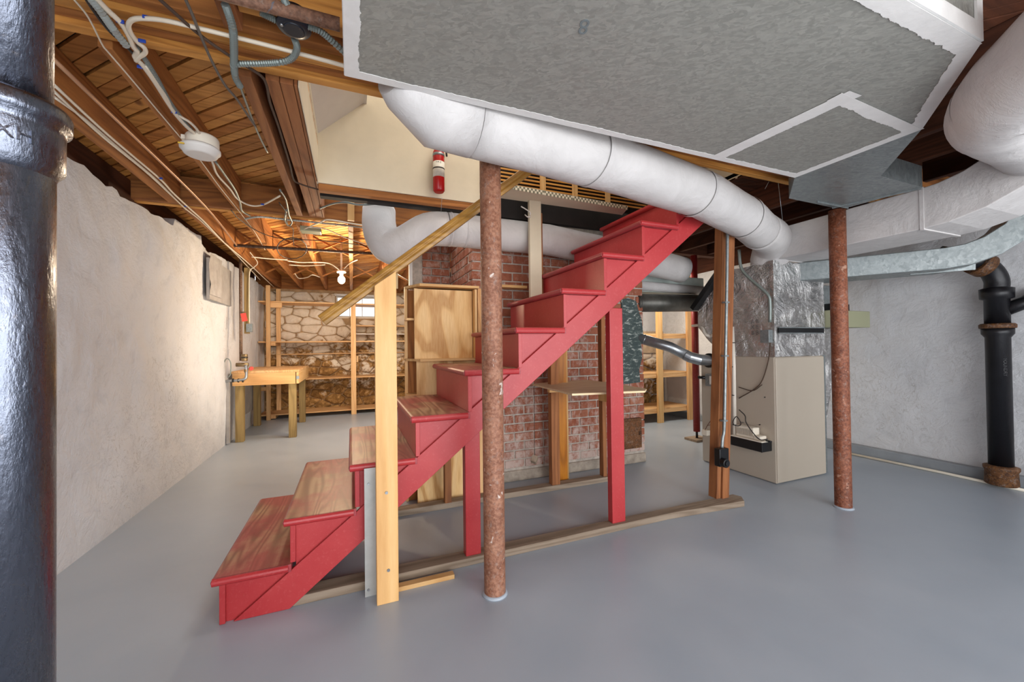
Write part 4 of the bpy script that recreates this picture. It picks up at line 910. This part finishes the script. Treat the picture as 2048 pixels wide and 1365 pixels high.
# gray conduit on plenum with small box
gc = thing('junction_box', (3.3, 2.3, 1.22), 'small grey electrical box clipped to the front corner of the foil plenum', 'electrical box')
pa, pb = P(1528, 644, x=3.3), P(1547, 670, x=3.3)
MB().box(3.26, 3.31, 2.27, 2.35, 1.20, 1.31).build('box', M['galv'], gc, bevel=.004)
fc = thing('flexible_conduit', (3.28, 2.5, 1.3), 'grey flexible conduit curving over the foil plenum into the small grey box', 'conduit')
MB().tube(smooth_path([P(1478, 500, x=3.27), P(1482, 535, x=3.27), P(1497, 555, x=3.27), P(1520, 575, x=3.27), P(1537, 592, x=3.28), P(1540, 610, x=3.29), P(1540, 645, x=3.29)], 5), .013, 12).build('conduit', M['bx'], fc)
MB().tube(smooth_path([P(1540, 668, x=3.29), P(1540, 690, x=3.30), P(1537, 720, x=3.3), P(1525, 760, x=3.3), P(1510, 778, x=3.3), P(1478, 797, x=3.3)], 5), .0045, 8).build('lead', M['bcable'], fc)
MB().tube(smooth_path([P(1478, 775, x=3.3), P(1505, 782, x=3.3), P(1524, 770, x=3.3)], 5), .004, 8).build('lead', M['bcable'], fc)

# ================================================================== BACK SHELVES
bs = thing('wall_shelving', (-.3, 8.0, 0), 'long open pine shelving along the far stone wall under the small window', 'shelving')
for x in (-1.33, -.012, 1.15): MB().box(x, x+.062 if x < -1 else x+.085, 7.68, 7.72, 0, 2.27 if x < -1 else 2.03).build('upright', shelfw('z'), bs, bevel=.003)
for x in (-1.26,): MB().box(x, x+.07, 8.20, 8.24, 0, 2.28).build('upright', shelfw('z'), bs)
for z, y1 in ((2.01, 8.22), (1.325, 8.22), (.675, 8.22), (.09, 8.22)):
    MB().box(-1.45, 1.2, 7.722, y1, z-.022, z).build('shelf_board', shelfw('x'), bs, bevel=.002)
    MB().box(-1.27, -1.20, 7.73, 8.2, z-.075, z-.023).build('bearer', shelfw('y'), bs)
MB().box(-1.25, 1.2, 8.19, 8.205, 1.085, 1.105).build('batten', shelfw('x'), bs); MB().box(.08, 1.2, 7.9, 8.22, 1.60, 1.62).build('shelf_board', shelfw('x'), bs)
MB().box(.08, 1.2, 8.0, 8.22, 1.45, 1.465).build('shelf_board', M['white'], bs)
MB().box(.08, .11, 7.68, 7.72, .94, 1.05).build('block', shelfw('z'), bs)
MB().box(-1.28, -1.10, 7.725, 7.76, 1.9, 1.985).build('bracket', shelfw('x'), bs)
tag(MB().box(-1.44, -1.33, 7.66, 7.70, .50, .56).build('cleat', shelfw('x')), 'small pine cleat low on the far left wall behind the workbench', 'board')
# right shelves
rs = thing('corner_shelving', (4.3, 5.0, 0), 'open pine shelving seen between the chimney and the furnace', 'shelving')
for x in (4.30, 4.90): MB().box(x, x+.10, 4.72, 4.76, 0, 2.28).build('upright', shelfw('z') if x > 4.5 else pine('z'), rs, bevel=.003)
MB().box(4.42, 4.51, 5.30, 5.34, 0, 2.0).build('upright', shelfw('z'), rs)
for z in (1.36, .76, .22):
    MB().box(3.7, 5.0, 4.765, 5.29 if z < 1 else 4.95, z-.022, z).build('shelf_board', shelfw('x'), rs, bevel=.002)
    MB().box(3.7, 5.0, 4.765, 4.785, z-.075, z-.023).build('apron', shelfw('x'), rs)
# ================================================================== WORKBENCH
wk = thing('workbench', (-1.05, 6.6, 0), 'pine workbench with thick treated legs against the left wall', 'workbench')
MB().box(-1.42, -.66, 6.0, 7.32, .885, .915).build('bench_top', shelfw('y'), wk, bevel=.003)
MB().box(-1.41, -.70, 6.0, 6.03, .73, .884).build('apron', orangew('x') if False else wood('apron_pine', '#dfb078', '#cf9a5c', '#a87238', 'x', .55, .9), wk)
MB().box(-.69, -.662, 6.0, 7.3, .73, .884).build('apron', pine('y'), wk)
for x, y in ((-1.39, 6.04), (-.79, 6.05), (-1.42, 7.2), (-.795, 7.22)): MB().box(x, x+.09, y, y+.09, 0, .884).build('leg', treatw('z'), wk, bevel=.004)
MB().box(-.69, -.655, 5.992, 6.0, .79, .83).build('corner_plate', M['galv'], wk)
# dark mortar crack + white pipe patch behind the bench
tag(MB().box(-1.46, -1.435, 6.35, 7.25, .25, .72).build('wall_patch', M['greypatch']), 'grey cement patch on the left wall below the workbench', 'patch')
tag(MB().box(-1.46, -1.43, 5.93, 5.99, .02, .80).build('wall_patch', M['greypatch']), 'narrow dark cement scar on the left wall beside the workbench leg', 'patch')
pt = thing('window_patch', (-1.44, 5.6, 1.74), 'grey cement patch with clear plastic sheet high on the left wall', 'patch')
MB().box(-1.455, -1.425, 5.2, 6.05, 1.75, 2.2).build('cement', M['greypatch'], pt)
b = MB(); n = 8
vs = [(-1.418+.012*noise.noise(Vector((i*.9, k*.7, 0))), 5.18+.42*i/n+.02*math.sin(k), 1.80+.45*k/n) for i in range(n+1) for k in range(n+1)]
b.add(vs, [(i*(n+1)+k, (i+1)*(n+1)+k, (i+1)*(n+1)+k+1, i*(n+1)+k+1) for i in range(n) for k in range(n)], True).build('plastic_sheet', M['poly'], pt, 'clear plastic sheet')
# gas riser with regulator
gp = thing('gas_riser', (-1.3, 6.05, .8), 'iron gas riser with meter fitting and shutoff valve above the workbench', 'pipe')
gx, gy = -1.36, 5.93
gz = P(481, 505, y=gy).z
gpt, gpb = P(481, 505, y=gy), P(482, 722, y=gy)
MB().tube([gpt, gpb], .018, 14).build('riser', mat_rust('brown_iron_pipe', '#6b5140', '#8a6e58', '#463225', '#a08d7c'), gp)
q = P(489, 715, y=5.9); MB().lathe([(.03, q.z-.05), (.036, q.z-.04), (.036, q.z+.03), (.03, q.z+.04)], q.x, q.y, 18).build('regulator', M['brass'], gp)
MB().lathe([(.038, q.z-.01), (.038, q.z+.005)], q.x, q.y, 18).build('regulator_band', M['black'], gp)
MB().tube([P(472, 730, y=5.9), P(497, 730, y=5.9)], .024, 14).build('tee', M['brass'], gp)
MB().tube(smooth_path([P(492, 730, y=5.88), P(493, 745, y=5.88), P(491, 757, y=5.88), P(480, 761, y=5.88), P(462, 762, y=5.9), P(446, 764, y=5.93)], 5), .017, 12).build('bottom_run', M['steel'], gp)
for u in (466, 477, 486): MB().tube([P(u-1.5, 761.5, y=5.89), P(u+1.5, 761.5, y=5.89)], .024, 12).build('coupling', M['darkmetal'], gp)
MB().tube([P(489, 742, y=5.88), P(494, 742, y=5.88)], .022, 12).build('valve_body', M['brass'], gp)
MB().tube([P(502, 737, y=5.83), P(503, 738, y=5.82)], .026, 8).build('valve_wheel', M['tag'], gp, 'red valve wheel')
MB().tube(smooth_path([P(449, 757, y=5.9), P(446, 735, y=5.9), P(453, 718, y=5.88), P(461, 725, y=5.88), P(461, 748, y=5.9), P(456, 756, y=5.9)], 6), .006, 8).build('bonding_cable', M['bx'], gp)
MB().tube([P(483, 625, y=5.9), P(493, 625, y=5.88)], .009, 8).build('pet_cock', M['brass'], gp)
pp_ = P(490, 635, y=5.85); tag(MB().bar(pp_+Vector((.0, 0, -.05)), pp_+Vector((-.02, 0, .05)), .06, .004, (0, 1, 0)).build('paper_tag', M['tag']), 'red paper tag hanging from the gas riser', 'tag')
a = P(494, 537, y=6.2); c = P(492, 668, y=6.2); tag(MB().box(a.x-.025, a.x+.035, 6.15, 6.18, c.z, a.z).build('mounting_board', treatw('z'), bevel=.003), 'upright treated board behind the gas riser on the left wall', 'board')
lw = thing('light_switch', (-1.2, 6.1, 1.3), 'grey metal switch box with white cable on the treated board', 'electrical box')
q = P(499, 657, y=6.12); MB().box(q.x-.035, q.x+.035, 6.10, 6.15, q.z-.05, q.z+.06).build('box', M['galv'], lw, bevel=.003); q2 = P(499, 545, y=6.12)
MB().tube(smooth_path([(q.x, 6.12, q.z+.06), (q.x-.005, 6.13, q.z+.4), (q2.x, 6.13, q2.z), P(508, 535, y=6.1), P(515, 525, y=6.0), P(500, 505, y=5.7)], 5), .006, 8).build('cable', M['cable'], lw)

# ================================================================== SMALL THINGS ON THE CEILING
sm = thing('smoke_detector', (-.72, 2.40, 2.17), 'round white smoke detector hanging under the joist', 'smoke detector')
c = P(401, 300, z=2.23)
MB().lathe([(.068, 2.245), (.072, 2.25), (.072, 2.302), (.068, 2.31)], c.x, c.y+.03, 28).build('base', M['ivory'], sm)
MB().lathe([(.057, 2.198), (.070, 2.202), (.080, 2.22), (.086, 2.224), (.086, 2.236), (.077, 2.244), (.06, 2.246)], c.x, c.y, 36).build('cover', M['white'], sm)
MB().box(c.x-.085, c.x-.05, c.y+.01, c.y+.05, 2.28, 2.302).build('plug', M['ivory'], sm)
MB().box(c.x-.07, c.x-.045, c.y-.076, c.y-.068, 2.218, 2.224).build('yellow_sticker', plain('yellow', '#d8b13a', .5), sm)
# fire extinguisher
ex = thing('fire_extinguisher', (.605, 2.84, 2.35), 'red fire extinguisher hanging on the cream stairwell wall', 'fire extinguisher')
er = .042; exx, exy = P(878, 340, y=2.85).x, 2.86; zb = P(878, 384, y=2.85).z; zt = P(878, 297, y=2.85).z
MB().lathe([(.032, zb), (er, zb+.012), (er, zt-.035), (er*.8, zt-.01), (.02, zt+.004)], exx, exy, 32).build('cylinder', M['redp'], ex)
zm0, zm1 = zb+(zt-zb)*.33, zb+(zt-zb)*.68
lb = MB().lathe([(er+.0006, zm0), (er+.0006, zm1)], exx, exy, 32).build('label', M['label'], ex, 'printed paper label')
MB().lathe([(er+.0012, zm0+(zm1-zm0)*.52), (er+.0012, zm0+(zm1-zm0)*.6)], exx, exy, 32).build('label_band', M['dcable'], lb)
ang = math.atan2(-exy, -exx)
wrap_text('F M C', .016, exx, exy, er+.001, zm1-.012, ang, False, M['dcable'], lb, 'printed_text', .0003)
for k in range(5): 
    z_ = zm0+.008+k*.012
    wrap_text('-- --- -- ---', .01, exx, exy, er+.001, z_, ang, False, M['dcable'], lb, 'printed_lines', .0002)
MB().lathe([(er+.001, zt-.06), (er+.001, zt-.04)], exx, exy, 32).build('bracket_band', M['galv'], ex)
MB().lathe([(.014, zt), (.018, zt+.02), (.01, zt+.05)], exx, exy, 16).build('valve', M['black'], ex)
MB().tube(smooth_path([(exx, exy-.02, zt+.04), (exx+.045, exy-.02, zt+.02), (exx+.058, exy-.01, zt-.05)], 5), .007, 10).build('hose', M['dcable'], ex)
# bulb
lb_ = thing('bare_bulb', (-.11, 5.28, 2.0), 'glowing bare light bulb in a ceiling socket beyond the stairs', 'light bulb')
bc_ = P(683, 560, y=5.28)
MB().sphere(bc_, .043, 1, 1, 1.15, 14).build('glass', M['bulb'], lb_)
MB().lathe([(.022, bc_.z+.043), (.024, bc_.z+.085)], bc_.x, bc_.y, 20).build('socket', M['ivory'], lb_)
MB().lathe([(.05, bc_.z+.085), (.055, bc_.z+.11)], bc_.x, bc_.y, 24).build('lamp_holder', M['ivory'], lb_)
MB().tube([(bc_.x, bc_.y, bc_.z+.11), (bc_.x, bc_.y, 2.55)], .012, 10).build('cord', M['cable'], lb_)
plo.location = (bc_.x, bc_.y-.06, bc_.z-.06)
# olive box
q = P(622, 462, z=2.28); tag(MB().box(q.x-.085, q.x+.085, q.y-.05, q.y+.07, 2.265, 2.31).build('control_box', M['olive'], bevel=.006), 'small olive junction box screwed under a joist beyond the header', 'electrical box')
# rusty pipe along girder + round box
p0, p1_ = P(400, -8, z=2.29), P(700, 50, z=2.29)
tag(MB().tube([(p0.x-.8, 1.435, 2.29), (-.03, 1.435, 2.29)], .021, 16).build('iron_pipe', mat_rust('iron_pipe_rust', '#7d5a48', '#97715c', '#4a352b', '#5d6a78')), 'rusty iron pipe running beside the girder at the top edge', 'pipe')
rj = thing('round_junction_box', (-.17, 1.46, 2.24), 'round black junction box under the girder with armored cables', 'electrical box')
q = P(588, 58, z=2.275)
MB().lathe([(.035, 2.272), (.05, 2.276), (.054, 2.283), (.05, 2.287), (.047, 2.33)], q.x, q.y, 28).build('cover', plain('blue_black_enamel', '#22252e', .3, .3), rj)
MB().lathe([(.028, 2.269), (.033, 2.273)], q.x, q.y, 24).build('cover_rim', plain('blue_black_enamel', '#22252e', .3, .3), rj)
MB().lathe([(.005, 2.268), (.005, 2.274)], q.x-.035, q.y-.01, 8).build('screw_head', M['steel'], rj)

# ---- cables. each follows the underside of joists and girder at about 2.25 m
def pcable(name, pix, z, r, mat, label, ridged=False, cat='cable', zs=None):
    pts = [P(p[0], p[1], z=kz(zs[i] if zs else z)) for i, p in enumerate(pix)]
    if ridged:
        sp = smooth_path(pts, 10); out = []; L = 0; res = [sp[0]]
        for i in range(1, len(sp)):
            seg = (sp[i]-sp[i-1]).length; n = max(1, int(round(seg/.0055))); res += [sp[i-1].lerp(sp[i], k/n) for k in range(1, n+1)]
        rs_ = [r*(1.06 if i % 2 else .78) for i in range(len(res))]
        b = MB().tube(res, rs_, 8, smooth=False)
    else: b = MB().tube(smooth_path(pts, 6), r, 8)
    return tag(b.build(name, mat, None), label, cat)
def staple(px, py, z, w_=.03):
    p = P(px, py, z=z); return p
wc_ = []
wc_.append(pcable('cable', [(108, 170), (205, 260), (262, 309), (321, 359), (345, 385), (378, 416), (410, 445), (450, 487), (500, 530), (548, 575)], 2.255, .006, M['cable'], 'uppermost white cable of the three along the joist by the left wall'))
wc_.append(pcable('cable', [(108, 183), (205, 273), (290, 342), (340, 388), (372, 418), (400, 440), (440, 478), (475, 512), (520, 560)], 2.26, .006, M['cable'], 'middle white cable of the three along the joist by the left wall'))
wc_.append(pcable('cable', [(108, 194), (171, 239), (239, 297), (308, 355), (345, 392), (372, 419)], 2.262, .006, M['cable'], 'lowest white cable of the three along the joist by the left wall'))
pcable('water_pipe', [(100, 112), (407, 409), (478, 497)], 2.24, .008, plain('pale_copper', '#b98d6c', .4, .5), 'straight thin copper pipe running along the joists beside the white cables', cat='pipe')
nm = pcable('cable', [(188, -8), (215, 20), (241, 45), (258, 72), (266, 92), (274, 103), (270, 115), (285, 130), (310, 165), (345, 220), (370, 250), (390, 268)], 2.255, .0085, M['cable'], 'white cable running down from the top edge to the smoke detector')
pcable('cable', [(700, 135), (620, 113), (540, 92), (440, 67), (340, 43), (290, 37), (266, 39), (257, 50), (262, 66), (275, 84), (289, 96), (290, 106), (278, 114), (272, 122)], 2.252, .0075, M['cable'], 'white cable crossing the girder and looping back by its corner')
pcable('cable', [(401, 276), (396, 262), (380, 245), (350, 225), (330, 190), (290, 130)], 2.257, .006, M['cable'], 'second white cable entering the smoke detector')
pcable('armored_cable', [(178, -8), (200, 20), (228, 60), (252, 90)], 2.25, .0125, plain('bright_armored', '#a9aea9', .4, .6), 'thick bright armored cable ending at the first joist', True)
pcable('armored_cable', [(272, 92), (310, 150), (340, 205), (362, 235), (395, 275)], 2.262, .009, M['bx'], 'grey armored cable beside the smoke detector joist', True)
pcable('cable', [(168, -8), (195, 32), (222, 65), (255, 95), (300, 150), (350, 225)], 2.258, .005, M['dcable'], 'thin black cable beside the bright armored cable')
pcable('wire', [(142, -8), (170, 25), (185, 50), (205, 90), (217, 105), (260, 155), (310, 215), (365, 280), (400, 320), (440, 375), (480, 425), (510, 465), (530, 500)], 2.262, .003, M['cable'], 'thin pale wire stapled along the smoke detector joist', cat='wire')
pcable('cable', [(425, 325), (435, 350), (460, 378), (475, 398), (500, 411), (525, 410), (560, 392)], 2.25, .006, M['cable'], 'white cable leaving the smoke detector and sagging to the trimmer')
pcable('cable', [(430, 322), (450, 350), (470, 380), (480, 405), (484, 422), (500, 432)], 2.253, .007, M['bx'], 'grey cable behind the smoke detector')
pcable('armored_cable', [(450, 8), (458, 30), (466, 60), (468, 100), (468, 130), (471, 155), (480, 172)], 2.245, .0125, M['bx'], 'green-grey armored cable dropping from the top edge over the girder', True)
pcable('cable', [(480, 172), (492, 205), (505, 240), (520, 275), (535, 305)], 2.26, .005, M['bx'], 'thin grey cable on the side of the scarred joist')
pcable('armored_cable', [(464, 132), (480, 128), (530, 127), (570, 123), (588, 112), (594, 95), (589, 78)], 2.245, .0115, M['bx'], 'armored cable bending from the round black box along the girder', True)
pcable('armored_cable', [(615, 52), (640, 62), (662, 80), (692, 108)], 2.245, .0115, M['bx'], 'armored cable leaving the round black box toward the grey duct', True)
pcable('armored_cable', [(520, 24), (535, 32), (556, 42)], 2.25, .0115, M['bx'], 'short armored cable entering the round black box from the left', True)
pcable('armored_cable', [(565, -8), (572, 6), (585, 22)], 2.26, .011, M['bx'], 'armored cable coming down at the top edge above the iron pipe', True)
pcable('cable', [(312, -8), (345, 22), (390, 62), (430, 92), (480, 125), (520, 150), (533, 170), (540, 205), (556, 250), (568, 290), (580, 330), (587, 358), (600, 368), (640, 380), (700, 392), (760, 396), (820, 402)], 2.25, .0055, M['bcable'], 'twisted brown cloth cable running from the girder along the trimmers')
pcable('cable', [(368, -8), (385, 30), (400, 68), (425, 125), (450, 170), (475, 200), (495, 230), (512, 255)], 2.245, .005, plain('grey_cable', '#5d564f', .6), 'dark grey cable crossing diagonally under the girder')
pcable('armored_cable', [(490, 438), (520, 434), (580, 440), (640, 446), (700, 452), (780, 462)], 2.262, .009, plain('bright_armored', '#a9aea9', .4, .6), 'grey armored cable following the far header beam', True)
pcable('cable', [(640, 417), (665, 408), (690, 405), (720, 410), (760, 407), (800, 398)], 2.27, .007, M['bx'], 'grey flexible cable in the dark bay above the duct elbow')
ip = tag(MB().tube([P(468, 491, z=2.28), P(745, 507, z=2.28)], .016, 12).build('iron_pipe', mat_rust('dark_iron_pipe', '#4a352b', '#6b5140', '#2a1e18', '#8a7a6c')), 'dark iron pipe crossing under the far joists', 'pipe')
pcable('cable', [(462, 420), (480, 440), (520, 465), (560, 477), (610, 480), (660, 483), (735, 492)], 2.24, .004, M['dcable'], 'thin black cable sagging across the far joists')
cp_ = [Vector(P(584+30*math.cos(k*.42), 497+21*math.sin(k*.42), z=2.20+.0006*k)) for k in range(46)]
tag(MB().tube(cp_, .0045, 6).build('coiled_cable', M['dcable']), 'loose round coil of black cable hanging below the far joists', 'cable')
pcable('cable', [(558, 405), (572, 425), (575, 448), (586, 458), (586, 475), (588, 492)], 2.22, .0035, M['dcable'], 'black lead hanging down to the coiled cable')
pcable('cable', [(560, 380), (572, 400), (578, 430), (584, 445), (577, 452), (570, 440), (573, 420)], 2.245, .006, M['bx'], 'grey cable loop at the far end of the scarred joist')
pcable('cable', [(600, 462), (640, 445), (660, 440), (720, 450), (780, 455)], 2.24, .006, M['cable'], 'white cable along the header near the olive box')
pcable('cable', [(615, 455), (650, 458), (690, 475), (735, 490)], 2.235, .005, M['cable'], 'pale cable slanting from the olive box to the duct elbow')
pcable('cable', [(503, 514), (540, 518), (575, 520)], 2.25, .007, M['cable'], 'pale cable crossing between the first far joists')
pcable('cable', [(575, 522), (600, 525), (635, 525), (660, 528), (678, 540)], 2.25, .007, M['cable'], 'pale cable leading across to the bare bulb')
pcable('cable', [(578, 530), (610, 532), (650, 530)], 2.255, .006, M['cable'], 'second pale cable beside the one leading to the bulb')
pcable('cable', [(590, 548), (598, 557), (615, 555), (625, 550), (640, 555)], 2.25, .007, M['cable'], 'wavy pale cable beyond the second joist')
pcable('cable', [(688, 538), (700, 527), (715, 520)], 2.25, .006, M['cable'], 'short pale cable going up right of the bulb')
pcable('cable', [(776, 520), (790, 545), (818, 562)], 2.25, .006, M['cable'], 'pale cable hanging beside the handrail')
STL = ['blue staple on the white cable beside the bright armored cable', 'blue staple at the top bend of the looping white cable', 'blue staple at the lower bend of the looping white cable', 'blue staple just below the crossing of the two white cables',
       'blue staple above the smoke detector', 'blue staple on the sagging white cable near the trimmer', 'blue staple on the cables along the left joist, at the header', 'blue staple on the cables along the left joist, before the header']
for i, (px, py, z_) in enumerate(((240, 45, 2.262), (293, 37, 2.262), (284, 84, 2.262), (281, 136, 2.262), (348, 226, 2.262), (525, 410, 2.25), (372, 414, 2.262), (321, 358, 2.262))):
    p = P(px, py, z=kz(z_-.012))
    tag(MB().box(p.x-.011, p.x+.011, p.y-.003, p.y+.003, p.z-.002, p.z+.010).build('cable_staple', M['blue'], bevel=.002), STL[i], 'staple', 'blue cable staples')
print('bricks', cnt, 'objects', len(bpy.data.objects))
